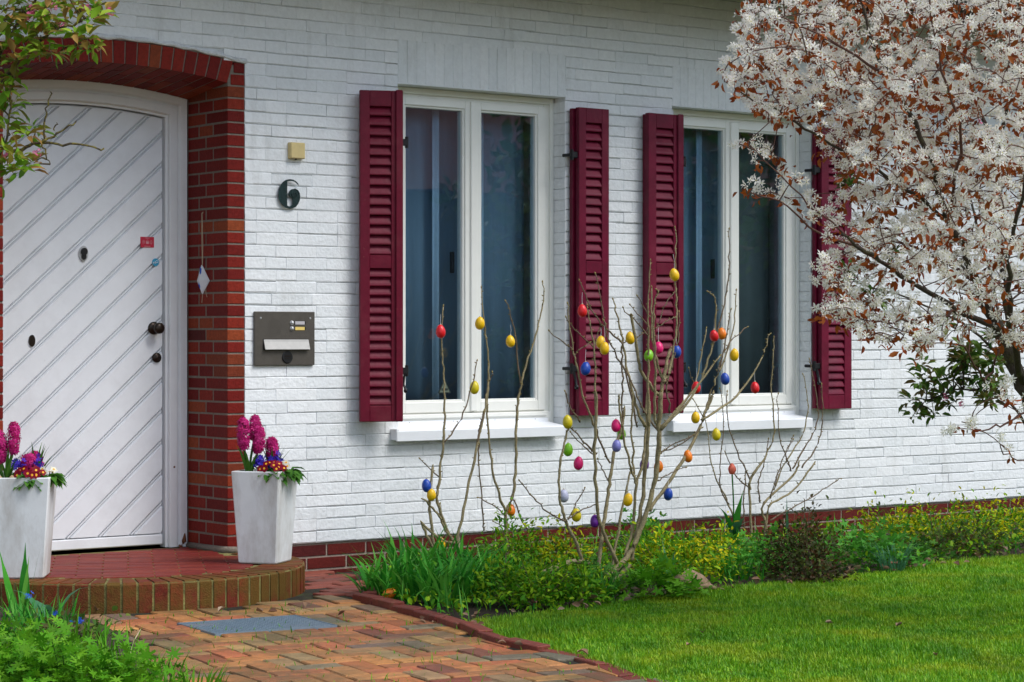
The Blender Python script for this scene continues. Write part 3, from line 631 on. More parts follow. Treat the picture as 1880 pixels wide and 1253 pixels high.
# ------------------------------------------------------------------ shutters (folded pairs of leaves)
SH = 1.762; SW = .285
def leafparts(root, y, hinge_side, front, m):
    """one louvred leaf, local x 0..SW, front face at y, z 0..SH"""
    th = .034; st = .068 if front else .07
    MB().bbox(0, st, y, y+th, 0, SH, .003).build('stile', m, root); MB().bbox(SW-st, SW, y, y+th, 0, SH, .003).build('stile', m, root)
    rails = ((0, .085), (.815, .885), (SH-.085, SH))
    for a_, b_ in rails: MB().bbox(st-.001, SW-st+.001, y+.0005, y+th-.0005, a_, b_, .003).build('rail', m, root)
    if not front:
        MB().box(st, SW-st, y+.012, y+.022, .08, SH-.08).build('back_panel', m, root); return
    sl = MB(); w_ = .054; sl.add([(st-.001, y+.003, -.004), (SW-st+.001, y+.003, -.004), (SW-st+.001, y+.0065, .006), (st-.001, y+.0065, .006), (st-.001, y+.024, .039), (SW-st+.001, y+.024, .039), (SW-st+.001, y+.030, .030), (st-.001, y+.030, .030), (st-.001, y+.004, -.010), (SW-st+.001, y+.004, -.010)],
                          [(0, 1, 2, 3), (3, 2, 5, 4), (4, 5, 6, 7), (8, 9, 1, 0), (7, 6, 9, 8), (0, 3, 4, 7, 8), (1, 9, 6, 5, 2)])
    me = sl.mesh('slat', m)
    for a_, b_ in ((.085, .815), (.885, SH-.085)):
        nsl = 15
        for i in range(nsl): o = link('slat', me, root); o.location = (0, 0, a_+(b_-a_)*(i+.28)/nsl)
def shutter(p0, p1, label, mirror, m, lip):
    """p0 left edge, p1 right edge of the front face in plan"""
    d = Vector((p1[0]-p0[0], p1[1]-p0[1], 0)); L_ = d.length; rz = math.atan2(d.y, d.x)
    root = tag(empty('window_shutter', (p0[0], p0[1], .651), rz), label, 'shutter', 'burgundy louvred shutters beside the windows'); root.scale = (L_/SW, 1, 1)
    leafparts(root, 0., 0, True, m); b_ = empty('back_leaf', parent=root)
    bl = MB(); bl.bbox(0, SW, .040, .070, .004, SH-.004, .003); bl.build('panel', m, b_); b_.location = (lip, 0, 0)
    if lip > 0: MB().bbox(SW-.040, SW+.012, -.012, -.0005, .0, SH+.004, .006).build('cover_strip', m, root)
    for z in (.27, 1.49):
        h = MB(); s_ = -1 if lip <= 0 else 1; x = 0 if lip <= 0 else SW
        h.bbox(*sorted((x, x+s_*.055)), .010, .034, z-.018, z+.018, .003); h.tube([(x+s_*.045, .022, z-.03), (x+s_*.045, .022, z+.03)], .012, 10)
        h.tube([(x+s_*.045, .03, z), (x+s_*.045, .10, z)], .010, 8)
        if z < 1: h.tube([(x+s_*.03, .02, z-.01), (x+s_*.02, .01, z-.07), (x+s_*.03, -.005, z-.10)], .008, 8); h.lathe([(.001, -.014), (.012, -.008), (.014, 0), (.012, .008), (.001, .014)], 10, toward_garden(x+s_*.03, -.006, z-.105))
        h.build('hinge', 'black_iron', root)
    return root
shutter((.765, -.080), (.968, -.168), 'burgundy louvred shutter standing ajar, nearest the house number', False, 'shutter_paint_old', .012)
shutter((2.262, -.086), (2.488, -.084), 'burgundy louvred shutter right of the window nearer the front door', False, 'shutter_paint', -.018)
shutter((2.790, -.084), (3.045, -.086), 'burgundy louvred shutter behind the egg bush, left of the farther window', False, 'shutter_paint', .012)
shutter((4.215, -.086), (4.485, -.084), 'burgundy louvred shutter half hidden by the white blossom tree', False, 'shutter_paint', -.018)

# ------------------------------------------------------------------ doorstep
step = tag(empty('doorstep', (-.724, -.19, GZ)), 'half round red brick doorstep with mossy edge below the white door', 'doorstep')
SX, SY, SR = -.724, -.19, .905
def sl_(x, y, z): return (x-SX, y-SY, z-GZ)
cm = MB(); ring = [(SX+(SR-.0035)*math.cos(a_), SY+(SR-.0035)*math.sin(a_)) for a_ in np.linspace(math.pi, 2*math.pi, 49)]+[(SX+SR-.006, .385), (SX-SR+.006, .385)]
ring = [(x, y) for x, y in ring]
# keep the core clear of the piers: the landing runs back only through the door opening
core = [p_ for p_ in ring if p_[1] < -.02]+[(SX+SR-.006, -.02), (-.006, -.02), (-.006, .44), (DC-DH+.006, .44), (DC-DH+.006, -.02), (SX-SR+.006, -.02)]
V = [sl_(x, y, GZ-.03) for x, y in core]+[sl_(x, y, -.006) for x, y in core]; q = len(core)
cm.add(V, [tuple(range(q-1, -1, -1)), tuple(range(q, 2*q))]+[(i, (i+1) % q, (i+1) % q+q, i+q) for i in range(q)]); cm.build('core', 'step_mortar', step)
na = 44; 
a0, a1 = math.pi-.16, 2*math.pi+.16
for i in range(na):
    t0 = a0+(a1-a0)*i/na; t1 = a0+(a1-a0)*(i+1)/na; tm = (t0+t1)/2
    gap = .0062/SR; ro = SR+R.uniform(-.003, .003); ri = SR-.20
    if SY+ro*math.sin(tm) > -.012: continue
    m = MB(); V = []
    for z, rr_ in ((GZ-.02, ro), (-.012, ro), (.0, ro-.012)):
        for rr, tt in ((rr_, t0+gap), (rr_, t1-gap), (ri, t1-gap*1.5), (ri, t0+gap*1.5)): V.append(sl_(SX+rr*math.cos(tt), min(SY+rr*math.sin(tt), -.004), z+R.uniform(-.001, .001)))
    m.add(V, [(0, 3, 2, 1), (8, 9, 10, 11)]+[(j+k, (j+1) % 4+k, (j+1) % 4+4+k, j+4+k) for k in (0, 4) for j in range(4)]); m.build('edge_brick', 'step_brick', step)
def inside(x, y): return ((x-SX)**2+(y-SY)**2 < (SR-.212)**2 and y < -.01) or (-1.235 < x < -.008 and -.012 <= y < .40)
tm_ = MB().bbox(-.115, .115, -.033, .033, -.02, .0, .0025).mesh('tile', 'step_tile'); ca, sa = math.cos(math.radians(-28)), math.sin(math.radians(-28))
for i in range(-14, 15):
    for j in range(-34, 34):
        u, v = i*.24+(.12 if j % 2 else 0), j*.0745; x = -.62+u*ca-v*sa; y = -.35+u*sa+v*ca
        L_ = [t for t in np.linspace(-.115, .115, 11) if inside(x+t*ca-.03*sa, y+t*sa+.03*ca) and inside(x+t*ca+.03*sa, y+t*sa-.03*ca)]
        if len(L_) >= 3:
            o = link('tile', tm_, step); c_ = (L_[0]+L_[-1])/2; o.location = sl_(x+c_*ca, y+c_*sa, -.001+R.uniform(-.001, .001)); o.rotation_euler[2] = math.radians(-28); o.scale[0] = (L_[-1]-L_[0]+.004)/.23

# ------------------------------------------------------------------ brick paving in herringbone
pv = MB()
def pip(x, y, poly):
    c = False; n = len(poly)
    for i in range(n):
        (xa, ya), (xb, yb) = poly[i], poly[(i+1) % n]
        if (ya > y) != (yb > y) and x < (xb-xa)*(y-ya)/(yb-ya)+xa: c = not c
    return c
path_poly = [(.58, -.0)]+EDGE+[(-2.2, -9.8), (-5.5, -9.8), (-5.5, -6.2), (-3.4, -4.6), (-2.45, -3.6), (-1.95, -2.75), (-1.62, -2.0), (-1.42, -1.3), (-1.32, -.62), (-1.6, -.0)]
pv.add([(x, y, GZ-.008) for x, y in path_poly], [tuple(range(len(path_poly)))]); paving = tag(pv.build('paving', 'joint_soil'), kind='structure')
PVV = []
for s_ in range(5):
    r = random.Random(s_+40); m = MB(); m.bbox(-.106, .106, -.051, .051, -.05, .0, .005); m.V = [(x+r.uniform(-.0015, .0015), y+r.uniform(-.0015, .0015), z+r.uniform(-.0012, .0012)) for x, y, z in m.V]; PVV.append(m)
PVM = [m.mesh('brick', 'paver') for m in PVV]; PVR = [m.mesh('brick', 'paver_red') for m in PVV]
_a, _b, _d = gr(338, 1146), gr(543, 1132), gr(395, 1167); GRC = ((_b.x+_d.x)/2, (_b.y+_d.y)/2, math.atan2((_b-_a).y, (_b-_a).x))
th = math.radians(-10); ct, st_ = math.cos(th), math.sin(th); W1 = .11; plist = []
for a_ in range(-75, 76):
    for b_ in range(-45, 46):
        ox, oy = a_+2*b_, a_-2*b_
        for cx, cy, rot in ((ox+1, oy+.5, 0), (ox+.5, oy+2, 1)):
            u, v = cx*W1, cy*W1; x = -.9+u*ct-v*st_; y = -2.2+u*st_+v*ct
            if not (-5.5 < x < .6 and -9.5 < y < 0) or not pip(x, y, path_poly): continue
            if math.hypot(x-SX, y-SY) < SR+.035: continue
            if x > -.05-.0 and y > -1.32: continue          # courses along the wall come below
            if x > -.25 and y > -1.05: continue
            gu, gv = (x-GRC[0])*math.cos(GRC[2])+(y-GRC[1])*math.sin(GRC[2]), -(x-GRC[0])*math.sin(GRC[2])+(y-GRC[1])*math.cos(GRC[2])
            if abs(gu) < .235 and abs(gv) < .165: continue
            plist.append((x, y, th+rot*math.pi/2, 0))
for j in range(10):                                   # running courses between step and bed
    for i in range(8):
        x = -.18+i*.22+(.11 if j % 2 else 0); y = -.06-j*.112
        if math.hypot(x-SX, y-SY) < SR+.06 or not pip(x, y, path_poly) or (x < -.05 and y < -1.02): continue
        plist.append((x, y, R.gauss(0, .01), 1))
def pvis(p_):
    x, y, D = proj((p_[0], p_[1], GZ)); return 1/D if (-10 < x < 1890 and 900 < y < 1262) else 0
plist.sort(key=lambda p_: -pvis(p_)); V_, lo_, to_, rn_ = [], [], [], []; off = 0
for i, (x, y, rz, red) in enumerate(plist):
    k = R.randrange(5); Mx = Matrix.Translation((x, y, GZ+R.uniform(-.003, .003))) @ Matrix.Rotation(rz+R.gauss(0, .006), 4, 'Z') @ Matrix.Rotation(R.gauss(0, .010), 4, 'X') @ Matrix.Rotation(R.gauss(0, .006), 4, 'Y')
    if i < 300 and pvis(plist[i]) > 0: o = link('brick', (PVR if red else PVM)[k], paving); o.matrix_local = Mx
    else:
        A = np.array(PVV[k].V); Mn = np.array(Mx); V_.append(A @ Mn[:3, :3].T+Mn[:3, 3])
        for f in PVV[k].F: lo_ += [q+off for q in f]; to_.append(len(f))
        off += len(A); rn_ += [R.random()]*len(A)
tag(link('bricks', np_mesh('bricks', np.concatenate(V_), lo_, to_, 'paver', False, rn_), paving), kind='stuff')
# edging bricks
edging = tag(empty('path_edging', (0, 0, 0)), kind='structure'); EP = EDGE[1:9]; em_ = MB().bbox(-.118, .118, -.034, .034, -.10, .0, .004).mesh('brick', 'edging_brick')
d = 0; tot = 0; seglen = [math.dist(EP[i], EP[i+1]) for i in range(len(EP)-1)]; s_ = .0
while s_ < sum(seglen):
    q = s_; i = 0
    while i < len(seglen)-1 and q > seglen[i]: q -= seglen[i]; i += 1
    t = q/seglen[i]; x = EP[i][0]+(EP[i+1][0]-EP[i][0])*t; y = EP[i][1]+(EP[i+1][1]-EP[i][1])*t; rz = math.atan2(EP[i+1][1]-EP[i][1], EP[i+1][0]-EP[i][0])
    hgt = .030 if s_ < 1.62 else (.020 if s_ < 2.1 else .004)
    o = link('brick', em_, edging); o.location = (x, y, GZ+hgt+R.uniform(-.006, .006)); o.rotation_euler = (R.gauss(0, .05), R.gauss(0, .02), rz+R.gauss(0, .03)); s_ += .243
# ------------------------------------------------------------------ steel foot grate
ga, gb_, gd = gr(338, 1146), gr(543, 1132), gr(395, 1167)
gc = (gb_+gd)/2; gw, gh = .56, .415; gz = math.atan2((gb_-ga).y, (gb_-ga).x)
grate = tag(empty('foot_grate', (gc.x, gc.y, GZ-.017), gz), 'galvanised steel boot scraper grate lying on the paving below the step', 'grate')
m = MB(); t = .004
for x0_, x1_, y0_, y1_ in ((-gw/2, gw/2, -gh/2, -gh/2+t), (-gw/2, gw/2, gh/2-t, gh/2), (-gw/2, -gw/2+t, -gh/2+t, gh/2-t), (gw/2-t, gw/2, -gh/2+t, gh/2-t)): m.box(x0_, x1_, y0_, y1_, 0, .024)
m.build('rim', 'steel_grate', grate)
m = MB()
for i in range(1, 26): x = -gw/2+gw*i/26; m.box(x-.0017, x+.0017, -gh/2+t, gh/2-t, .004, .022)
tag(m.build('bearing_bars', 'steel_grate', grate), kind='stuff'); m = MB()
for i in range(1, 19): y = -gh/2+gh*i/19; m.box(-gw/2+t, gw/2-t, y-.0017, y+.0017, .010, .0225)
tag(m.build('cross_bars', 'steel_grate', grate), kind='stuff')

# ------------------------------------------------------------------ things on the wall
def u2(px_, py_, Y=0.): p_ = at(px_, py_, Y); return p_.x, p_.z
mbx = tag(empty('letterbox_panel', (.15, -.006, .954)), 'bronze grey letterbox and intercom panel set in the white wall', 'letterbox')
MW, MH = .368, .28; MY = -.016
def mu(zx, zy): return ((zx-90)/1150*MW, (1165-zy)/1025*MH)
MB().bbox(0, MW, MY, .0, 0, MH, .003).build('plate', 'bronze_plate', mbx)
xa, za = mu(255, 860); xb, zb = mu(1108, 672)
MB().box(xa-.004, xb+.004, MY-.0015, MY, za-.004, zb+.003).build('slot', 'dark_hole', mbx)
fp = MB(); V = []
for y, z in ((MY-.004, zb), (MY-.007, zb-.012), (MY-.020, za), (MY-.014, za), (MY-.001, zb-.01), (MY-.001, zb)): V += [(xa, y, z), (xb, y, z)]
fp.add(V, [(0, 2, 3, 1), (2, 4, 5, 3), (4, 6, 7, 5), (6, 8, 9, 7), (8, 10, 11, 9), (10, 0, 1, 11), (0, 10, 8, 6, 4, 2), (1, 3, 5, 7, 9, 11)]); fp.build('flap', 'flap_silver', mbx)
x, z = mu(705, 1010); bd = MB().lathe([(.032, 0), (.032, .004), (.029, .006)], 24, toward_garden(x, MY, z)).build('badge', 'black_plastic', mbx)
b2 = MB()
for k, (w_, dz_) in enumerate(((.038, .006), (.036, -.005))):
    for i in range(4): b2.box(x-w_/2+w_*i/4, x-w_/2+w_*i/4+w_/4-.002, MY-.0072, MY-.006, z+dz_-.003, z+dz_+(.003 if k == 0 else .000))
tag(b2.build('badge_lettering', 'bronze', bd), kind='stuff')
for zy, m_ in ((355, 'name_grey'), (462, 'name_yellow')):
    x, z = mu(795, zy); MB().lathe([(.013, 0), (.012, .003), (.008, .004), (.009, .008), (.006, .011), (.001, .012)], 16, toward_garden(x, MY, z)).build('bell_button', 'chrome', mbx, True)
    xa, _ = mu(845, zy); xb, _ = mu(1065, zy); hh = .0105
    out_ = [(xa, z-hh), (xb-hh, z-hh)]+[(xb-hh+hh*math.cos(t_), z+hh*math.sin(t_)) for t_ in np.linspace(-1.3, 1.3, 7)]+[(xb-hh, z+hh), (xa, z+hh)]
    MB().prism(out_, MY-.0012, MY).build('name_recess', 'dark_hole', mbx); MB().box(xa+.003, xb-.009, MY-.0028, MY-.001, z-.0085, z+.0085).build('name_plate', m_, mbx)
for zx in (203, 1150):
    x, z = mu(zx, 265); MB().lathe([(.006, 0), (.004, .002)], 10, toward_garden(x, MY, z)).build('screw', 'chrome', mbx)
h_ = MB(); x, z = mu(465, 440)
for rr, k in ((.003, 1), (.012, 8), (.022, 14), (.032, 20), (.041, 24)):
    for i in range(k): a_ = 2*math.pi*i/k; h_.lathe([(.0016, 0), (.0016, .0006)], 5, toward_garden(x+rr*math.cos(a_), MY, z+rr*math.sin(a_)))
tag(h_.build('speaker_holes', 'dark_hole', mbx), kind='stuff')
bx = tag(empty('bell_cover', (.405, -.006, 2.034)), 'small cream square plastic box above the house number', 'box')
pr = [(-.043, 0), (.043, 0), (.045, .004), (.045, .080), (.041, .084), (-.041, .084), (-.045, .080), (-.045, .004)]
m = MB(); q = len(pr); V = [(x, .0, z) for x, z in pr]+[(x, -.026, z) for x, z in pr]+[(x*.9, -.032, .042+(z-.042)*.9) for x, z in pr]
m.add(V, [tuple(range(q-1, -1, -1)), tuple(range(2*q, 3*q))]+[(i+k, (i+1) % q+k, (i+1) % q+q+k, i+q+k) for k in (0, q) for i in range(q)]); m.build('cover', 'cream_plastic', bx)
MB().lathe([(.006, 0), (.006, .006), (.003, .009)], 8, Matrix.Translation((-.004, -.014, -.006))).build('lamp', 'black_plastic', bx)
six = tag(empty('house_number', (.37, -.004, 1.775)), 'dark patinated metal house number 6 with curled bowl', 'house number')
S6 = [(487,760),(470,725),(440,695),(400,672),(350,662),(290,672),(240,710),(205,760),(182,820),(175,890),(180,950),(200,1010),(240,1065),(290,1105),(345,1117),(395,1108),(440,1085),(475,1040),(497,990),(505,930),(500,880),(480,840),(445,818),(405,810),(370,820),(345,845),(333,880),(338,915),(355,940),(385,950),(390,1000),(388,1050),(365,1075),(335,1082),(308,1068),(305,1000),(305,900),(306,800),(308,700),(330,692),(380,690),(430,705),(460,735)]
def s6(zx, zy): x, z = u2(490+zx*.1198, 250+zy*.1198, -.018); return (x-.37, z-1.775)
from mathutils.geometry import tessellate_polygon
q6 = [s6(*p_) for p_ in S6]; n6 = len(q6); tri6 = tessellate_polygon([[Vector((x, z, 0)) for x, z in q6]])
def up6(t): (ax_, az_), (bx_, bz_), (cx6, cz6) = [q6[i] for i in t]; return t if (bx_-ax_)*(cz6-az_)-(bz_-az_)*(cx6-ax_) > 0 else t[::-1]
tri6 = [up6(tuple(t)) for t in tri6]
MB().add([(x, -.018, z) for x, z in q6]+[(x, -.013, z) for x, z in q6], tri6+[tuple(i+n6 for i in t[::-1]) for t in tri6]+[(i, (i+1) % n6, (i+1) % n6+n6, i+n6) for i in range(n6)]).build('digit', 'patina', six)
m = MB(); a_ = s6(300, 890); b_ = s6(345, 897); m.box(a_[0], b_[0], -.017, -.014, a_[1]-.002, a_[1]+.002); m.build('bridge', 'patina', six)
m = MB()
for zp in ((240, 800), (450, 1000)): x, z = s6(*zp); m.tube([(x, .006, z), (x, -.014, z)], .004, 8)
m.build('standoff_pin', 'black_iron', six)
sp = MB(); cx_, cz_ = s6(418, 895); pts = [(cx_+.03*(1-t/14)*math.cos(t*.75)*.9, -.0185, cz_+.034*(1-t/14)*math.sin(t*.75)) for t in range(13)]; sp.tube(pts, .0022, 5); sp.build('curl', 'patina', six)
# cloth pennant on the door reveal
pc = at(376, 490, .20); xq = -.012
pen = tag(empty('cloth_pendant', (xq, .20, pc.z)), 'white and blue fabric diamond hanging on twine inside the door arch', 'pendant')
vd = Vector((RT[0]*.5+.0, RT[1]*.5-.9, 0)).normalized(); dn = lambda px_, py_: Vector((0, (376-px_)/190*-1*vd.y*-1, (490-py_)/360))
def pp(px_, py_): s_ = (px_-376)/345; return Vector((s_*RT[0]*.6-.012, s_*RT[1]*1.15, (490-py_)/352))
q4 = [pp(372.5, 487), pp(390, 516), pp(374, 540), pp(362, 516)]; off_ = Vector((-.012, 0, 0)); m = MB(); c0 = (q4[0]+q4[2])/2+Vector((-.022, 0, 0))
V = [v+Vector((-.004, 0, 0)) for v in q4]+[c0]+[v+Vector((.001, 0, 0)) for v in q4]; m.add(V, [(0, 1, 4), (1, 2, 4), (2, 3, 4), (3, 0, 4), (8, 7, 6, 5)]+[(i, i+5, (i+1) % 4+5, (i+1) % 4) for i in range(4)]); m.build('cloth', 'cloth_white', pen, False)
m = MB(); V = [pp(373.5, 491), pp(376, 494), pp(372.5, 530), pp(369.5, 524)]; m.add([v+Vector((-.014, 0, 0)) for v in V]+[v+Vector((-.012, 0, 0)) for v in V], [(0, 1, 2, 3), (7, 6, 5, 4)]+[(i, i+4, (i+1) % 4+4, (i+1) % 4) for i in range(4)]); m.build('blue_stripe', 'cloth_blue', pen)
m = MB(); m.tube([pp(372, 392), pp(372, 440), pp(373, 489)], .0016, 5); m.tube([pp(372.5, 393), pp(374.5, 450), pp(373.5, 486)], .0014, 5); m.tube([pp(374, 536), pp(372, 556)], .0014, 5); m.tube([pp(379, 530), pp(384, 546)], .0014, 5)
m.tube([pp(370, 390)+Vector((.012, 0, 0)), pp(372, 394)], .0022, 5); m.build('twine', 'twine', pen)

# ------------------------------------------------------------------ planters with spring flowers
def rot_to(v): return Vector((0, 0, 1)).rotation_difference(Vector(v).normalized()).to_matrix().to_4x4()
def planter(corner, dirx, label, base=.200, top=.252, h=.452):
    """corner: the base corner nearest the camera; dirx: direction of the right hand face"""
    ang = math.atan2(dirx[1], dirx[0]); c, s_ = math.cos(ang), math.sin(ang)
    cen = Vector((corner[0]+(c*base/2-s_*base/2), corner[1]+(s_*base/2+c*base/2), 0))
    root = tag(empty('planter', (cen.x, cen.y, .0), ang), label, 'planter', 'planters either side of the door')
    m = MB(); prof = [(base/2-.004, .002), (base/2, .008), (top/2, h-.004), (top/2-.003, h), (top/2-.016, h), (top/2-.020, h-.035)]
    V = []
    for r_, z in prof:
        k = .006
        for sx, sy in ((1, 1), (-1, 1), (-1, -1), (1, -1)):
            a_ = (sx*(r_-k), sy*r_, z); b_ = (sx*r_, sy*(r_-k), z); V += [b_, a_] if sx*sy > 0 else [a_, b_]
    n = 8; m.add(V, [tuple(range(n-1, -1, -1))]+[(i*n+j, i*n+(j+1) % n, (i+1)*n+(j+1) % n, (i+1)*n+j) for i in range(len(prof)-1) for j in range(n)]); m.build('pot', 'pot_white', root)
    sm = MB(); g = 8; V = []
    for i in range(g+1):
        for j in range(g+1): V.append(((i/g-.5)*(top-.040), (j/g-.5)*(top-.040), h-.028+R.uniform(-.008, .010)))
    sm.add(V, [(i*(g+1)+j, (i+1)*(g+1)+j, (i+1)*(g+1)+j+1, i*(g+1)+j+1) for i in range(g) for j in range(g)]); sm.build('potting_soil', 'pot_soil', root)
    return root, cen, h
def hyacinth(base, heads, label, lean=(0, 0)):
    root = tag(empty('hyacinth', base), label, 'flower', 'pink hyacinths in the planters'); B = Vector((0, 0, 0))
    for k, (dx_, dy_, z0_, z1_) in enumerate(heads):
        top_ = Vector((dx_, dy_, z1_)); s0 = Vector((dx_*.85, dy_*.85, z0_)); m = MB(); m.tube(smooth_path([B, Vector((dx_*.3, dy_*.3, z0_*.5)), s0, top_], 3), .006, 6); m.build('stem', 'leaf_green', root)
        n = 120; t = NP.random(n); a_ = NP.uniform(0, 2*math.pi, n); rr = .029*np.sqrt(np.clip(1-((t-.45)/.62)**2, .1, 1))
        P = np.array(s0)[None, :]+t[:, None]*np.array(top_-s0)[None, :]; Nn = np.stack([np.cos(a_), np.sin(a_), (t-.3)*.9], 1); P = P+Nn*rr[:, None]*NP.uniform(.8, 1.25, n)[:, None]
        scatter('bloom', T_star(6, .42, -.25, .1), P, np.cross(Nn, NP.normal(size=(n, 3))), Nn+NP.normal(0, .25, (n, 3)), NP.uniform(.016, .022, n), 'petal_magenta', root)
    n = 9; a_ = NP.uniform(0, 6.28, n); blades('leaves', np.stack([.012*np.cos(a_), .012*np.sin(a_), np.zeros(n)], 1), np.stack([np.cos(a_), np.sin(a_)], 1), NP.uniform(.12, .20, n), np.full(n, .020), NP.uniform(.2, .9, n), 'leaf_green', root)
    return root
def primrose(base, petal, label, nfl, spread, tilt, cat='flower', size=.021, leaf=True):
    root = tag(empty('primrose', base), label, cat, 'primroses in the planters')
    if leaf:
        n = 34; a_ = NP.uniform(0, 6.28, n); X = np.stack([np.cos(a_), np.sin(a_), NP.uniform(-.35, .35, n)], 1)
        scatter('leaves', T_leaf(.52, .1, .35), np.stack([.012*np.cos(a_), .012*np.sin(a_), NP.uniform(.0, .03, n)], 1), X, np.array([[0, 0, 1]]*n), NP.uniform(.065, .095, n), 'leaf_green', root)
    d_ = sph_dirs(nfl, .1, 1); P = d_*np.array([spread, spread, .035])+np.array([0, 0, .030]); Nn = nrm(d_*np.array([1, 1, .8])+np.array([[tilt[0], tilt[1], .2]]))
    Xd = np.cross(Nn, NP.normal(size=(nfl, 3)))
    scatter('petals', T_star(5, .95, .12, .0), P, Xd, Nn, NP.uniform(size*.85, size*1.1, nfl), petal, root); scatter('eyes', T_disc(7), P+Nn*.0025, Xd, Nn, size*.28, 'eye_yellow', root)
    m = MB()
    for q in P: m.tube([(q[0]*.2, q[1]*.2, 0), (q[0]*.7, q[1]*.7, q[2]*.6), tuple(q)], .0018, 4)
    tag(m.build('stalks', 'leaf_green', root), kind='stuff'); return root
def speedwell(base, label, n, spread):
    root = tag(empty('blue_flower', base), label, 'flower', 'blue flowers in the planters'); m = MB(); P = []
    for i in range(14):
        a_ = R.uniform(0, 6.28); rr = R.uniform(.2, 1)*spread; t_ = Vector((rr*math.cos(a_), rr*math.sin(a_), R.uniform(.05, .10))); m.tube(smooth_path([(0, 0, 0), t_*.5+Vector((0, 0, .02)), t_], 2), .0016, 4)
        for k in range(max(2, n//14)): P.append(t_+Vector((R.gauss(0, .010), R.gauss(0, .010), R.gauss(0, .012))))
    tag(m.build('stalks', 'leaf_green', root), kind='stuff'); P = np.array(P); k = len(P); Nn = sph_dirs(k, -.2, 1)+np.array([[RT[0]*-.1-.3, -.7, .1]])
    scatter('petals', T_star(5, .6, .2, .05), P, np.cross(Nn, NP.normal(size=(k, 3))), Nn, NP.uniform(.012, .017, k), 'petal_violet', root)
    q = 40; d_ = sph_dirs(q, 0, 1); scatter('leaves', T_leaf(.4), d_*np.array([spread, spread, .05]), d_, sph_dirs(q, .2, 1), NP.uniform(.015, .028, q), 'leaf_green', root); return root
VW = Vector((-AX[0], -AX[1], 0)); RV = Vector((RT[0], RT[1], 0))
def in_pot(cen, h, s_, f): return cen+RV*s_+VW*f+Vector((0, 0, h-.025))
pc2, pdir2 = gr(507, 1037, 0), gr(535, 1030, 0)-gr(507, 1037, 0)
pot2, c2, h2 = planter(pc2, pdir2, 'tall white tapered planter by the brick pier and white wall', h=.450)
pc1 = gr(80, 1063, 0); pdir1 = gr(98, 1053, 0)-pc1
pot1, c1, h1 = planter(pc1, (.56, .83), 'tall white tapered planter in front of the door, cut by the photo edge', base=.21, top=.272, h=.462)
def dress(c, h, near):
    wh = ('the planter by the brick pier', 'the planter in front of the door')[near]
    k = in_pot(c, h, -.075, .02); a_, b_ = RV*-.03, RV*.035
    hyacinth(k, [(a_.x, a_.y, .14, .27), (b_.x+.02, b_.y, .12, .22), (b_.x+.03, b_.y+.06, .18, .275)] if not near else [(a_.x, a_.y, .10, .22), (b_.x, b_.y, .14, .26), (b_.x+.06, b_.y-.04, .07, .11)], 'tall magenta hyacinth in '+wh)
    if not near: hyacinth(in_pot(c, h, .03, -.05), [(.0, .0, .08, .17)], 'short magenta hyacinth behind the blue flowers in '+wh)
    else: hyacinth(in_pot(c, h, .04, -.06), [(.0, .0, .05, .12)], 'short magenta hyacinth behind the blue flowers in '+wh)
    speedwell(in_pot(c, h, .01 if not near else .02, .0), 'violet blue flowers at the middle of '+wh, 112, .075)
    primrose(in_pot(c, h, .045, .075), 'petal_red', 'dark red primrose with yellow eyes in '+wh, 17, .065, (VW.x, VW.y))
    primrose(in_pot(c, h, .115, .02), 'petal_cream', 'cream white primrose at the right edge of '+wh, 9, .045, (VW.x, VW.y), size=.019)
dress(c2, h2, 0); dress(c1, h1, 1)
for (c, h, wh) in ((c1, h1, 'front of the door planter'),):
    m = MB()
    for k in range(3): m.lathe([(.002, 0), (.016, .006), (.020, .016), (.012, .028), (.003, .036)], 10, Matrix.Translation(in_pot(c, h, -.06+.045*k, .09)))
    # three bulbs peep out of the soil: one thing each
for k in range(2):
    tag(MB().lathe([(.002, 0), (.016, .006), (.020, .016), (.012, .028), (.003, .036)], 10).build('flower_bulb', 'bulb', None, True, in_pot(c1, h1, -.03-.06*k, .105)), ('pale brown bulb showing in the soil of the planter before the door', 'pale brown bulb at the photo edge in the planter before the door')[k], 'bulb')

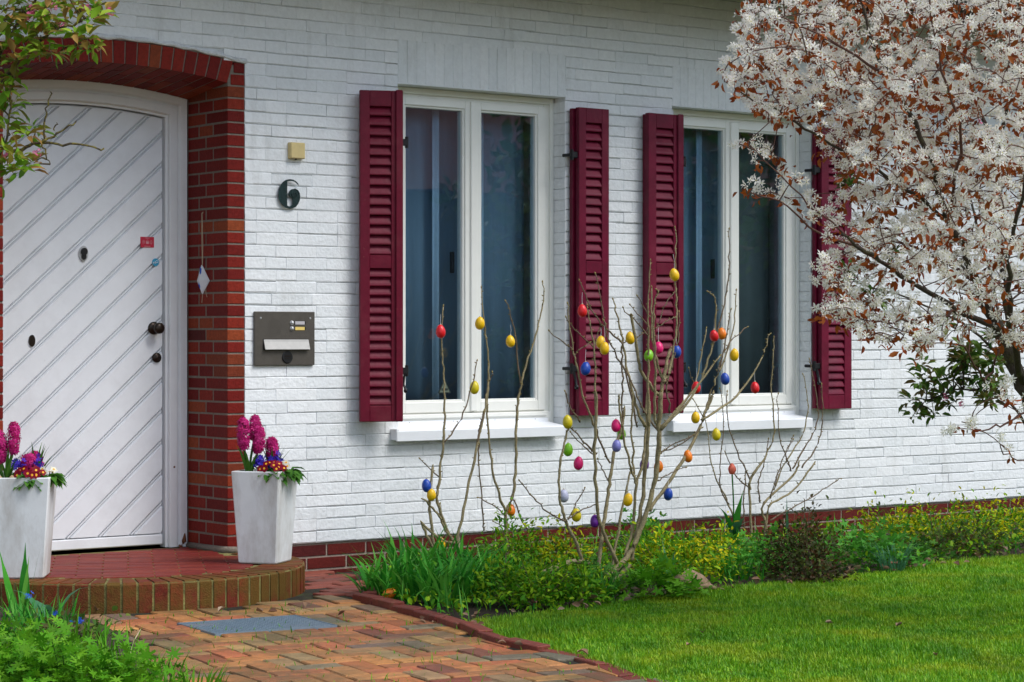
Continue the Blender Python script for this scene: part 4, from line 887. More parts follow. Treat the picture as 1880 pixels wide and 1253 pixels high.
# ------------------------------------------------------------------ bare shrubs hung with painted eggs
Z8 = lambda x, y: (1120+x*.3351, 480+y*.3351); ZB8 = lambda x, y: (980+x*.3033, 720+y*.3033); Z7 = lambda x, y: (1000+x*.3033, 420+y*.3033); ZA = lambda x, y: (740+x*.423, 520+y*.423); ZC = lambda x, y: (1350+x*.3216, 850+y*.3216)
def shrub(name_label, stems, Y0, group, spread, seed, bark='bark'):
    """stems: (zoom, points, r0, r1)"""
    r = random.Random(seed); b0 = stems[0]; pb = at(*b0[0](*b0[1][0]), Y0); base = Vector((pb.x, Y0, GZ-.01))
    root = tag(empty('bare_shrub', base), name_label, 'shrub', group); buds = []
    for zf, pts, r0_, r1_ in stems:
        y_ = r.uniform(-spread, spread)*.5; dy_ = r.uniform(-spread, spread); P = []
        n = len(pts)
        for i, q in enumerate(pts):
            px_, py_ = zf(*q); hgt = max(0, (1040-py_)/500); P.append(at(px_, py_, Y0+(y_*.4+dy_*.6)*min(hgt, 1.2)))
        P = smooth_path(P, 5); P = [p_+Vector((r.gauss(0, .0022), r.gauss(0, .003), r.gauss(0, .002))) for p_ in P]
        k = len(P); m = MB(); m.tube([p_-base for p_ in P], [(r0_+(r1_-r0_)*i/(k-1))*.86*(1+.10*r.uniform(-1, 1)) for i in range(k)], 6); m.build('stem', bark if r0_ > .0062 else 'bark_red', root, True)
        L_ = sum((P[i+1]-P[i]).length for i in range(k-1)); nb = int(L_/.035)
        for j in range(nb+1):
            t = (j+.5*r.random())/(nb+1)*(k-1); i = min(int(t), k-2); q = P[i].lerp(P[i+1], t-i); rr = r0_+(r1_-r0_)*t/(k-1)
            if rr < .0085: d_ = Vector((r.gauss(0, 1), r.gauss(0, 1), .9)).normalized(); buds.append((q-base+d_*rr*.9, d_, r.uniform(.006, .011)))
        buds.append((P[-1]-base, (P[-1]-P[-2]).normalized(), .014))
    m = MB()
    for q, d_, s_ in buds: m.lathe([(s_*.12, -.001), (s_*.34, s_*.35), (s_*.26, s_*.7), (s_*.03, s_*1.1)], 5, Matrix.Translation(q) @ rot_to(d_))
    tag(m.build('buds', 'bud', root, True), kind='stuff'); return root
SA = [(ZA, [(265,1200),(265,1190),(200,1090),(150,950),(155,870),(170,720),(180,580),(178,440),(172,330),(168,240),(175,105)], .0115, .0034), (ZA, [(180,690),(250,590),(300,450),(318,340)], .0055, .003),
      (ZA, [(170,1240),(150,1190),(125,1080),(115,960),(128,800)], .011, .008), (ZA, [(155,840),(110,800),(78,765)], .004, .0025), (ZA, [(230,1250),(150,1200),(90,1180),(40,1130)], .012, .008), (ZA, [(150,1190),(110,1110),(80,1040)], .0095, .008),
      (ZA, [(230,1130),(160,1110),(80,1040)], .008, .007), (ZA, [(265,1200),(215,1120),(170,1040),(155,960)], .0095, .006), (ZA, [(170,1030),(130,980),(92,940)], .007, .006)]
SA2 = [(ZA, [(235,1240),(235,1200),(240,1100),(280,900),(325,690),(355,540),(372,420),(370,330),(358,230),(350,150),(340,25)], .011, .0032), (ZA, [(350,1075),(345,1000),(330,800),(328,700)], .005, .0045), (ZA, [(325,690),(330,640),(350,560)], .006, .005), (ZA, [(372,430),(392,392)], .004, .003)]
SA3 = [(ZA, [(455,1240),(455,1200),(447,1090),(445,990)], .0125, .011), (ZA, [(445,990),(420,930),(385,800),(370,650),(365,520),(372,430)], .0095, .005), (ZA, [(445,990),(475,920),(488,800),(490,650),(500,520),(512,440)], .0105, .0075),
       (ZA, [(512,440),(500,350),(490,240),(465,130),(448,80)], .006, .003), (ZA, [(512,440),(530,370),(570,250),(600,130),(612,50),(605,0)], .007, .003), (ZA, [(447,1000),(480,940),(520,1040),(600,1130)], .005, .004), (ZA, [(445,1010),(400,970),(330,930)], .0042, .003), (ZA, [(450,1070),(430,1055),(400,1038)], .004, .0026)]
SB = [(ZB8, [(420,1180),(420,1150),(560,1000),(640,850),(720,600),(750,400),(760,200),(770,0)], .019, .0135), (Z7, [(695,1050),(715,920),(740,800),(763,725)], .0125, .0095), (Z7, [(715,920),(690,840),(655,700),(650,520),(650,360)], .009, .0045), (Z7, [(715,930),(760,850),(790,680),(800,500),(790,330),(792,150),(790,0)], .009, .003),
      (ZB8, [(450,1180),(580,1040),(610,900),(650,700),(690,300),(700,60)], .015, .010), (Z7, [(670,1180),(668,1000),(670,800),(660,600),(665,450),(690,370)], .009, .0035), (Z7, [(630,1200),(625,900),(630,700),(625,450),(640,200)], .009, .003),
      (ZB8, [(490,1100),(590,880),(620,560),(660,430),(680,200),(690,0)], .010, .007), (ZB8, [(620,560),(580,430),(540,250),(520,80),(515,20)], .008, .0055), (ZB8, [(610,520),(600,400),(590,200),(600,0)], .007, .005), (ZB8, [(470,1090),(500,900),(560,600),(585,470)], .009, .006),
      (ZB8, [(510,1040),(430,880),(385,700),(372,400),(378,100),(375,0)], .0125, .0085), (Z7, [(310,1100),(305,900),(300,720),(270,560),(262,470)], .0072, .003), (Z7, [(300,720),(320,640),(340,590)], .004, .003), (Z7, [(305,1200),(240,1040),(200,860),(175,730),(150,570),(140,455)], .0075, .003), (Z7, [(175,735),(100,680),(30,630)], .004, .0025),
      (Z7, [(290,715),(200,630),(125,545)], .004, .0025), (Z7, [(175,790),(200,740),(270,700)], .003, .003), (ZB8, [(380,1140),(410,900),(440,680),(460,530),(490,370),(530,220),(550,100)], .0125, .008), (Z7, [(470,1200),(470,980),(468,800),(465,690)], .0055, .005), (ZB8, [(460,430),(400,300),(380,220)], .006, .005), (ZB8, [(380,380),(300,300),(215,200)], .006, .004), (ZB8, [(375,390),(300,330),(220,250)], .0045, .003), (ZB8, [(450,540),(420,480),(390,410)], .004, .003),
      (ZB8, [(310,1080),(300,1050),(250,900),(200,800),(170,700),(150,580),(165,400),(200,260),(215,200)], .0125, .005), (ZB8, [(205,770),(250,690),(310,580)], .005, .003), (ZB8, [(205,770),(280,720),(375,682)], .005, .003), (ZB8, [(190,780),(100,740),(0,640),(-80,540)], .005, .003), (Z7, [(215,1170),(150,1070),(125,990)], .005, .004),
      (Z7, [(610,1200),(550,1060),(510,900),(480,740),(460,620),(430,500),(415,435)], .0105, .0035), (Z7, [(470,690),(400,630),(340,575),(270,460),(215,320)], .006, .003), (Z7, [(360,580),(345,450),(310,275)], .0045, .0025), (Z7, [(560,1200),(500,900),(430,760),(380,650),(360,560)], .006, .0045), (Z7, [(690,1010),(590,880),(560,740),(530,560),(525,520)], .010, .009), (Z7, [(625,590),(520,460)], .0035, .0025), (Z7, [(640,540),(565,410)], .0035, .0025), (Z7, [(680,590),(720,480),(785,380)], .004, .0028), (Z7, [(625,650),(560,570),(475,485)], .0045, .003), (Z7, [(665,610),(740,560),(795,535)], .0035, .0025), (Z7, [(470,695),(560,660),(625,610)], .004, .003), (Z7, [(690,1240),(600,1100),(540,960),(490,850)], .006, .004),
      (Z7, [(760,1120),(740,950),(770,830),(810,640),(812,510)], .006, .003), (ZB8, [(700,720),(830,520),(930,370),(1010,200),(1060,80),(1090,0)], .012, .008), (Z8, [(510,860),(540,760),(590,620),(640,500),(680,330),(692,160)], .0075, .003), (Z8, [(505,870),(690,740),(800,590),(850,480),(872,400)], .008, .003), (Z8, [(270,920),(420,780),(500,640),(560,470),(578,300),(580,220),(540,165)], .009, .0035), (Z8, [(275,930),(440,720),(490,560),(530,370)], .0075, .003),
      (Z8, [(590,610),(640,470),(745,358)], .005, .003), (Z8, [(600,580),(640,400),(660,270)], .005, .003), (Z8, [(560,470),(620,270),(645,100),(655,-20),(650,-170)], .0055, .0025), (Z8, [(280,920),(500,650),(600,520)], .008, .005), (ZB8, [(770,370),(840,320),(960,265)], .0045, .003), (ZB8, [(770,360),(870,330),(1020,215)], .0045, .003), (ZB8, [(750,540),(830,490),(915,455)], .0042, .0028), (Z8, [(470,700),(430,590)], .003, .0022)]
SCc = [(ZC, [(90,470),(90,400),(85,120),(150,0)], .011, .008), (Z8, [(770,1253),(770,1190),(870,1040),(900,900),(885,700),(890,560),(900,420)], .008, .003), (Z8, [(770,1200),(700,1050),(650,900),(640,720)], .006, .003), (Z8, [(720,1530),(650,1330),(590,1210),(550,1080),(530,900),(460,760)], .0065, .003), (Z8, [(650,1330),(602,1230),(610,1050),(620,860),(605,700)], .005, .0025),
       (ZC, [(170,430),(170,330),(160,240),(330,70),(360,0)], .010, .007), (Z8, [(1000,1140),(1080,1000),(1140,860),(1120,680),(1095,540)], .006, .003), (ZC, [(180,400),(190,250),(330,160),(450,0)], .009, .006), (Z8, [(1050,1130),(1130,1020),(1160,900),(1168,800),(1160,680)], .006, .003), (Z8, [(900,1253),(960,1100),(1050,960),(1085,800),(1060,620)], .0065, .003), (Z8, [(990,1150),(930,960),(915,730)], .005, .0025),
       (ZC, [(200,330),(300,270),(430,200),(540,130),(600,90)], .005, .003), (ZC, [(90,150),(40,110),(0,70),(-60,-60)], .0055, .003), (ZC, [(140,230),(130,120),(165,0),(190,-130)], .0055, .003), (ZC, [(200,200),(240,60),(290,-60),(330,-150)], .0055, .003), (ZC, [(55,420),(50,230),(60,60)], .006, .004), (Z8, [(990,1140),(960,1070),(1000,980)], .003, .002)]
GB = 'bare shrubs in the flower bed'
shrub('bare pruned shrub stem cluster at the left end of the flower bed', SA, -.62, GB, .12, 1); shrub('single tall bare stem in front of the first window centre bar', SA2, -.58, GB, .1, 2)
shrub('bare forked shrub in front of the right pane of the first window', SA3, -.50, GB, .12, 3); shrub('largest bare shrub with many stems between the two windows, hung with eggs', SB, -1.25, GB, .30, 4); shrub('thin bare shrub beside the coral tulip under the farther window', SCc, -.35, GB, .16, 5)
EGGS = [(809,609,'red',-.62,'red egg at the tip of the leftmost bare stem'), (881,594,'yellow',-.58,'yellow egg in front of the first window centre bar'), (937,627,'yellow',-.5,'yellow egg in front of the right pane of the first window'), (871,712,'lemon',-.62,'lemon yellow egg low at the first window centre bar'),
 (783,892,'blue',-.62,'blue egg on the leftmost pruned stub below the first window'), (792,909,'yellow',-.64,'yellow egg just below the blue egg on the leftmost stub'), (938,937,'orange',-.48,'orange egg at the fork below the first window'), (809,999,'yellow',-.60,'yellow egg low before the red plinth among leftmost stems'),
 (1069,571,'red',-1.3,'red egg before the shutter right of the first window'), (1103,629,'yellow',-1.2,'rear one of two touching yellow eggs before the first right shutter'), (1110,640,'yellow',-1.3,'front one of two touching yellow eggs before the first right shutter'), (1075,677,'blue',-1.3,'blue egg before the shutter right of the first window'),
 (1157,621,'yellow',-1.15,'yellow egg on white wall between the two middle shutters'), (1191,653,'green',-1.35,'bright green egg before the shutter left of the farther window'), (1209,639,'pink',-1.2,'pink egg beside the bright green egg'), (1242,646,'blue',-1.15,'blue egg behind a thick stem at the farther window shutter'), (1238,505,'yellow',-1.25,'highest yellow egg, before the farther window shutter'),
 (1311,617,'red',-1.35,'red egg touching an orange egg at the farther window'), (1325,613,'orange',-1.2,'orange egg touching a red egg at the farther window'), (1348,652,'yellow',-1.2,'yellow egg at the centre bar of the farther window'), (1331,696,'blue',-1.25,'blue egg at the centre bar of the farther window'), (1278,712,'red',-1.25,'red egg partly behind stems at the lower left farther pane'), (1386,712,'red',-1.15,'red egg hanging rightmost before the farther window'),
 (1277,767,'yellow',-1.3,'yellow egg in front of the farther window sill'), (1315,798,'lemon',-1.15,'lemon yellow egg just below the farther window sill'), (1263,838,'orange',-1.2,'orange egg on the right branch below the farther sill'), (1209,857,'orange',-1.1,'orange egg behind the thick stems of the big shrub'), (1183,853,'purple',-1.1,'purple egg behind the thick stems of the big shrub'),
 (1042,775,'lemon',-1.3,'lemon yellow egg at the right end of the first sill'), (1043,826,'green',-1.2,'green egg below the right end of the first sill'), (1062,851,'pink',-1.2,'pink egg on white wall below the first right shutter'), (1131,782,'pink',-1.3,'pink egg above the lavender egg'), (1141,797,'green',-1.15,'green egg partly behind the pink egg above the lavender one'),
 (1132,819,'lavender',-1.3,'lavender blue egg atop a pale cut stem'), (1035,911,'pale',-1.25,'pale grey lilac egg at the left of the big shrub'), (1153,918,'yellow',-1.45,'yellow egg low on the big shrub before its thick stems'), (1058,946,'lemon',-1.25,'lemon yellow egg lowest left on the big shrub'), (1092,957,'purple',-1.25,'purple egg half hidden by leaves above the plinth'), (1227,908,'blue',-1.25,'blue egg hanging low right of the thick stems')]
def egg_mesh(m):
    pr = [(.0006, -.0335)]+[(.0245*math.sin(t)*(1-.10*math.cos(t+math.pi)), -.0335*math.cos(t)) for t in np.linspace(.18, math.pi-.12, 13)]+[(.0006, .0335)]
    return MB().lathe(pr, 18).mesh('shell', m, True)
EM = {}
loop_me = None
for x, y, c, Y, lab in EGGS:
    if c not in EM: EM[c] = egg_mesh('egg_'+c)
    p_ = at(x, y, Y); rt_ = tag(empty('painted_egg', p_), lab, 'egg', 'painted eggs on the bare shrubs'); o = link('shell', EM[c], rt_); s_ = R.uniform(.95, 1.06); o.scale = (s_, s_, s_*R.uniform(.96, 1.04)); o.rotation_euler = (R.gauss(0, .08), R.gauss(0, .10), R.uniform(0, 6))
    m = MB(); L_ = R.uniform(.035, .08); m.tube([(0, 0, .032), (R.gauss(0, .002), 0, .033+L_*.5), (R.gauss(0, .004), 0, .034+L_)], .0009, 4); m.build('thread', 'cloth_white', rt_); cp = MB().lathe([(.005, .0315), (.004, .036), (.001, .038)], 8).build('cap', 'twine', rt_)
o = tag(link('painted_egg', egg_mesh('egg_orange'), None, gr(729, 1104)+Vector((.0, .06, .03))), 'orange egg lying on the ground behind the edging bricks', 'egg', 'painted eggs on the bare shrubs'); o.rotation_euler = (1.2, .4, .6)

# ------------------------------------------------------------------ trees and tall shrubs
def limb_mesh(root, base, pts, r0_, r1_, name, m, seed, sub=5, jit=.006):
    r = random.Random(seed); P = smooth_path(pts, sub); k = len(P); P = [p_+Vector((r.gauss(0, jit), r.gauss(0, jit), r.gauss(0, jit))) if 0 < i < k-1 else p_ for i, p_ in enumerate(P)]
    MB().tube([p_-base for p_ in P], [(r0_+(r1_-r0_)*(i/(k-1))**.8)*(1+.08*r.uniform(-1, 1)) for i in range(k)], 7).build(name, m, root, True); return P
def twig_to(nodes, target, sag=.03):
    A = np.array(nodes); d_ = np.linalg.norm(A-np.array(target), axis=1); # prefer nodes a little lower than the target
    d_ = d_+np.maximum(A[:, 2]-target[2], 0)*.6; s_ = Vector(nodes[int(d_.argmin())]); v = Vector(target)-s_
    mid_ = s_+v*.5+Vector((R.gauss(0, .02), R.gauss(0, .02), sag*R.uniform(-.4, 1)+.04*v.length)); return [s_, mid_, Vector(target)]
# --- white blossom tree
TD = 9.9
tb = atd(2030, 619+F_PX*(CAM[2]-GZ)/TD, TD); tbase = Vector((tb.x, tb.y, GZ-.02))
tree = tag(empty('blossom_tree', tbase), 'white blossoming tree with coppery young leaves at the right edge', 'tree')
T_ = lambda *ps: [atd(x, y, D) for x, y, D in ps]
limbs = [('trunk', T_((2030, 1150, 9.9), (1990, 980, 9.9), (1935, 830, 9.9), (1879, 708, 9.9), (1847, 631, 9.9), (1807, 552, 9.85)), .060, .036),
  ('branch', T_((1807, 552, 9.85), (1791, 516, 9.8), (1740, 400, 9.7), (1690, 250, 9.5), (1640, 150, 9.4), (1590, 40, 9.3), (1540, -120, 9.3)), .030, .006), ('branch', T_((1835, 607, 9.9), (1759, 571, 9.7), (1671, 516, 9.5), (1600, 470, 9.3), (1545, 430, 9.2)), .022, .007),
  ('branch', T_((1865, 670, 9.9), (1850, 560, 10.1), (1840, 460, 10.2), (1830, 300, 10.4), (1790, 180, 10.5), (1760, 30, 10.6), (1750, -150, 10.6)), .028, .006), ('branch', T_((1740, 400, 9.7), (1640, 330, 9.6), (1500, 250, 9.5), (1410, 195, 9.4), (1330, 150, 9.4)), .014, .003),
  ('branch', T_((1671, 516, 9.5), (1560, 440, 9.3), (1470, 360, 9.2), (1372, 262, 9.1)), .009, .0028), ('branch', T_((1600, 470, 9.3), (1500, 425, 9.2), (1430, 372, 9.1), (1362, 350, 9.1)), .009, .0028), ('branch', T_((1830, 300, 10.4), (1862, 120, 10.3), (1885, -80, 10.2)), .014, .005),
  ('branch', T_((1640, 150, 9.4), (1520, 70, 9.3), (1400, 20, 9.2)), .010, .003), ('branch', T_((1885, 720, 9.9), (1960, 560, 9.7), (2060, 380, 9.5), (2120, 150, 9.4), (2140, -120, 9.4)), .032, .007), ('branch', T_((1930, 820, 9.9), (2080, 600, 10.2), (2240, 430, 10.4), (2380, 200, 10.5)), .030, .006),
  ('branch', T_((1880, 710, 9.9), (1860, 600, 9.5), (1850, 480, 9.2), (1880, 330, 8.9), (1900, 150, 8.8)), .024, .006), ('branch', T_((1690, 250, 9.5), (1600, 200, 9.7), (1480, 150, 9.9), (1400, 95, 10)), .010, .003), ('branch', T_((1900, 745, 9.9), (1850, 775, 9.7), (1800, 790, 9.6), (1766, 775, 9.5)), .008, .003), ('branch', T_((1960, 900, 9.9), (1900, 855, 9.7), (1842, 835, 9.6)), .006, .003),
  ('branch', T_((1759, 571, 9.7), (1690, 590, 9.5), (1600, 590, 9.4), (1530, 560, 9.3)), .010, .003), ('branch', T_((1791, 516, 9.8), (1720, 470, 10.1), (1620, 430, 10.3), (1560, 380, 10.4)), .012, .004), ('branch', T_((1740, 400, 9.7), (1760, 250, 9.3), (1720, 100, 9.1), (1700, -60, 9)), .012, .004),
  ('branch', T_((1835, 640, 9.9), (1810, 700, 9.8), (1770, 640, 9.6), (1700, 630, 9.5)), .010, .003)]
nodes = []
for i, (nm, P, a_, b_) in enumerate(limbs):
    a_, b_ = a_*.72, b_*.72
    q = limb_mesh(tree, tbase, P, a_, b_, nm, 'bark_dark' if a_ > .010 else 'twig_copper', 60+i)
    if nm != 'trunk': nodes += q[2:]
CROWN = [(1378, -330), (1366, 30), (1322, 140), (1400, 212), (1490, 236), (1520, 285), (1548, 340), (1515, 430), (1508, 570), (1585, 625), (1680, 632), (1740, 610), (1800, 610), (1880, 665), (1990, 700), (2200, 640), (2480, 420), (2520, -200), (2200, -420), (1700, -430)]
targets = []
tries = 0
while len(targets) < 1900 and tries < 90000:
    tries += 1; x, y = R.uniform(1310, 2520), R.uniform(-430, 720)
    if not pip(x, y, CROWN): continue
    inframe = x < 1900 and y > -20
    if inframe:
        if y > 360 and R.random() < .26: continue
        if y > 480 and R.random() < .25: continue
    elif R.random() < .72: continue
    D = R.gauss(9.7, .42); t = atd(x, y, D); targets.append(t)
for pts in ([(1366, 258), (1385, 268), (1400, 300), (1425, 285), (1440, 310), (1462, 335), (1410, 275), (1372, 345), (1390, 355), (1410, 352), (1435, 362), (1455, 368), (1475, 372), (1490, 392), (1505, 405), (1525, 420), (1480, 352)], [(1340, 150), (1322, 138), (1345, 165), (1365, 172), (1385, 180), (1385, 128), (1398, 200), (1420, 210)],
            [(1765, 778), (1792, 782), (1842, 722), (1855, 735), (1870, 760), (1846, 825), (1530, 520), (1525, 555), (1560, 590), (1600, 600), (1630, 600), (1690, 640), (1700, 628), (1735, 620), (1760, 600), (1720, 590), (1845, 700)]):
    for x, y in pts: targets.append(atd(x+R.gauss(0, 4), y+R.gauss(0, 4), R.gauss(9.25, .1)))
tcen = atd(1950, 250, 10.3)
NA = np.zeros((40000, 3)); NA[:len(nodes)] = np.array(nodes); NN = len(nodes)
targets.sort(key=lambda t: float(np.min(np.sum((NA[:NN]-np.array(t))**2, axis=1))))
def grow(t):
    global NN
    A = NA[:NN]; d_ = np.linalg.norm(A-np.array(t), axis=1)+np.maximum(A[:, 2]-t[2], 0)*.4; s_ = Vector(A[int(d_.argmin())]); v = t-s_
    mid_ = s_+v*.5+Vector((R.gauss(0, .02), R.gauss(0, .02), .10*v.length)); NA[NN] = mid_; NA[NN+1] = s_+v*.8; NN += 2; return [s_, mid_, t]
tw = MB(); FP, FN, LP, LX, PS = [], [], [], [], []
for t in targets:
    pth = smooth_path(grow(t), 3); tw.tube([p_-tbase for p_ in pth], [.0028, .0027, .0025, .0022, .002, .0017, .0014], 4, False); ax = Vector((R.gauss(0, .6), R.gauss(0, .6), R.uniform(-.2, .9))).normalized()
    tt = t-tbase
    for k in range(R.randint(9, 13)):
        f = R.uniform(-.2, 1); n_ = (Vector((R.gauss(0, .8), R.gauss(0, .8), R.gauss(.35, .7)))+(t-tcen).normalized()*.7).normalized(); FP.append(tt+ax*(f*.085)+n_*R.uniform(.008, .026)); FN.append(n_)
    for k in range(R.randint(3, 5)):
        d_ = Vector((R.gauss(0, .5), R.gauss(0, .5), R.uniform(-1.1, .25))); LP.append(tt+ax*R.uniform(-.06, .02)+Vector((R.gauss(0, .012), R.gauss(0, .012), -.01))); LX.append(d_)
tag(tw.build('twigs', 'twig_copper', tree, True), kind='stuff'); FP = np.array(FP); FN = np.array(FN); n = len(FP)
Xf = np.cross(FN, NP.normal(size=(n, 3))); scatter('blossom', T_star(5, .38, .3, .04), FP, Xf, FN, NP.uniform(.0165, .0225, n), 'petal_white', tree, smooth=False); scatter('pistils', T_disc(5), FP+FN*.002, Xf, FN, .0026, 'pistil', tree)
n = len(LP); scatter('leaves', T_leaf(.48, .14, .15), np.array(LP), np.array(LX), NP.normal(size=(n, 3)), NP.uniform(.028, .046, n), 'leaf_copper', tree)

def leafy(label, base, limbs_, clusters, D, size, m, nleaf, flowers, seed, wood='bark_lichen', spread=.045, cat='shrub', name='flowering_shrub'):
    root = tag(empty(name, base), label, cat); nodes_ = []
    for i, (P, a_, b_) in enumerate(limbs_): nodes_ += limb_mesh(root, base, P, a_, b_, 'branch', wood, seed+i, 5, .004)[1:]
    tw_ = MB(); LP_, LX_, LZ_ = [], [], []
    for x, y, *dd in clusters:
        t = atd(x, y, (dd[0] if dd else D)+R.gauss(0, .08)); tw_.tube([p_-base for p_ in smooth_path(twig_to(nodes_, t), 3)], [.004, .0037, .0034, .003, .0027, .0023, .002], 4, False)
        for k in range(nleaf):
            d_ = Vector((R.gauss(0, 1), R.gauss(0, 1), R.gauss(.25, .6))).normalized(); LP_.append(t-base+d_*R.uniform(.004, spread)); LX_.append(d_); LZ_.append((R.gauss(0, .5), R.gauss(0, .5), 1))
    tag(tw_.build('twigs', wood, root, True), kind='stuff'); n_ = len(LP_); scatter('leaves', T_leaf(.46, .12, .22), np.array(LP_), np.array(LX_), np.array(LZ_), NP.uniform(size*.7, size*1.15, n_), m, root)
    P_, N_ = [], []
    for x, y, *dd in flowers:
        t = atd(x, y, (dd[0] if dd else D)-.05)-base
        for k in range(12): nn_ = Vector((R.gauss(0, 1), R.gauss(0, 1), R.gauss(0, 1))).normalized(); P_.append(t+nn_*R.uniform(.008, .022)); N_.append(nn_)
    P_ = np.array(P_); N_ = np.array(N_); scatter('flowers', T_star(5, .55, .3, .05), P_, np.cross(N_, NP.normal(size=(len(P_), 3))), N_, NP.uniform(.007, .011, len(P_)), 'petal_pink', root); return root
D1 = 9.5; vb = atd(-190, 619+F_PX*(CAM[2]-GZ)/D1, D1); vbase = Vector((vb.x, vb.y, GZ))
A1 = lambda *ps: [atd(x, y, D1) for x, y in ps]
vl = [([vbase]+A1((-170, 900), (-120, 600), (-60, 380), (-20, 200), (32, 112)), .026, .011), (A1((32, 112), (64, 83), (96, 57), (128, 48), (160, 32)), .010, .005), (A1((-70, 420), (0, 300), (41, 274), (73, 262), (128, 268), (191, 273)), .012, .0035), (A1((75, 262), (81, 252), (85, 211), (93, 169)), .006, .003), (A1((73, 262), (96, 252), (140, 223)), .007, .003),
      (A1((78, 264), (84, 285), (92, 302)), .0045, .002), (A1((-20, 300), (11, 265), (19, 179), (26, 120)), .006, .004), (A1((-60, 380), (-100, 200), (-90, 40), (-40, -80)), .014, .005), (A1((-20, 200), (10, 80), (60, 10), (100, -60)), .009, .004), (A1((-100, 520), (-220, 330), (-300, 150)), .014, .004), (A1((100, 240), (104, 226)), .003, .003), (A1((60, 83), (110, 85), (150, 85)), .005, .003)]
vc = [(10,20),(40,12),(70,18),(100,6),(128,8),(150,12),(172,10),(185,28),(60,45),(25,55),(88,42),(145,85),(160,72),(135,62),(170,90),(90,95),(108,100),(30,90),(12,120),(32,112),(25,145),(10,165),(22,190),(4,215),(12,240),(50,248),(60,240),(30,290),(15,310),(42,312),(62,300),(10,275),(0,332),(48,75),(5,95),(75,65),(165,38),(120,30),(70,105),(5,60),(20,35),(90,20),(52,20)]
vc += [(R.uniform(-330, -10), R.uniform(-200, 380), D1+R.gauss(0, .25)) for _ in range(70)]+[(R.uniform(-20, 150), R.uniform(-160, -15), D1+R.gauss(0, .2)) for _ in range(24)]
leafy('pink flowering shrub with lichened branches hanging in at the upper left', vbase, vl, vc, D1, .068, 'leaf_viburnum', 13, [(55, 30), (100, 12), (86, 22), (160, 16), (202, 22), (112, 42), (15, 285), (66, 282), (58, 15), (-60, 40), (-120, 150)], 200)
D2 = 12.6; vb = atd(1985, 619+F_PX*(CAM[2]-GZ)/D2, D2); vbase = Vector((vb.x, vb.y, GZ)); A2 = lambda *ps: [atd(x, y, D2) for x, y in ps]
vl = [([vbase]+A2((1950, 920), (1900, 800), (1870, 700), (1840, 600)), .022, .012), (A2((1900, 800), (1840, 730), (1770, 715), (1700, 735)), .009, .004), (A2((1870, 700), (1800, 620), (1700, 560), (1560, 515)), .010, .004), (A2((1840, 600), (1760, 480), (1650, 400), (1562, 345)), .010, .004), (A2((1840, 600), (1790, 400), (1740, 200)), .010, .004), ([vbase]+A2((2040, 850), (2120, 650), (2160, 450)), .02, .006)]
vc = [(1700,742),(1688,702),(1725,698),(1682,762),(1745,700),(1765,690),(1715,760),(1735,728),(1800,722),(1815,735),(1830,662),(1800,690),(1780,660),(1820,625),(1770,640),(1548,510),(1556,496),(1545,530),(1558,345),(1562,328),(1640,470),(1600,545),(1615,555),(1720,178),(1732,190),(1790,560),(1740,600),(1700,720),(1672,735),(1760,665),(1750,740),(1850,640),(1700,690)]
vc += [(R.uniform(1890, 2250), R.uniform(250, 760), D2+R.gauss(0, .3)) for _ in range(50)]+[(R.uniform(1690, 1880), R.uniform(600, 740), D2+R.gauss(0, .25)) for _ in range(22)]
leafy('green leafy shrub with a few pink blooms behind the blossom tree', vbase, vl, vc, D2, .066, 'leaf_dark', 16, [(1765, 742), (1735, 730), (1572, 315), (1800, 222)], 260, 'bark_dark')

# ------------------------------------------------------------------ bed plants
def mound(name, label, px_, py_, rx, ry, h, n, T, size, m, cat='plant', group=None, up=.5, stems=14, flatten=1., topbias=.35):
    b = gr(px_, py_); root = tag(empty(name, b), label, cat, group); d_ = sph_dirs(n, .02, 1); rr = NP.uniform(topbias, 1, n)**.6; lump = 1+.22*np.sin(d_[:, 0]*5+px_)*np.cos(d_[:, 1]*6+py_)+NP.normal(0, .20, n)
    P = d_*np.array([rx, ry, h])*(rr*lump)[:, None]; P[:, 2] = np.maximum(P[:, 2], .012); X = d_*np.array([1, 1, .5])+NP.normal(0, .5, (n, 3)); Z = d_*flatten+np.array([0, 0, up])+NP.normal(0, .3, (n, 3)); scatter('leaves', T, P, X, Z, NP.uniform(size*.65, size*1.2, n), m, root)
    s_ = MB()
    for i in range(stems):
        q = P[R.randrange(n)]; s_.tube(smooth_path([(q[0]*.15, q[1]*.15, -.01), (q[0]*.6, q[1]*.6, q[2]*.6), tuple(q)], 2), .0022, 4, False)
    tag(s_.build('stems', 'leaf_green' if m in ('leaf_lime', 'leaf_columbine') else 'bark_red', root, True), kind='stuff'); return root
def strap(name, label, px_, py_, n, L_, wd, rad, m='leaf_strap', bend=(.4, 1.7), group=None, cat='plant'):
    b = gr(px_, py_); root = tag(empty(name, b), label, cat, group); a_ = NP.uniform(0, 6.28, n); rr = rad*np.sqrt(NP.random(n)); B = np.stack([rr*np.cos(a_), rr*np.sin(a_), np.full(n, -.01)], 1); a2 = a_+NP.normal(0, .7, n)
    blades('leaves', B, np.stack([np.cos(a2), np.sin(a2)], 1), NP.uniform(L_*.6, L_*1.15, n), NP.uniform(wd*.7, wd*1.2, n), NP.uniform(*bend, n), m, root, 5); return root
SG = 'strap leaved clumps at the left end of the bed'
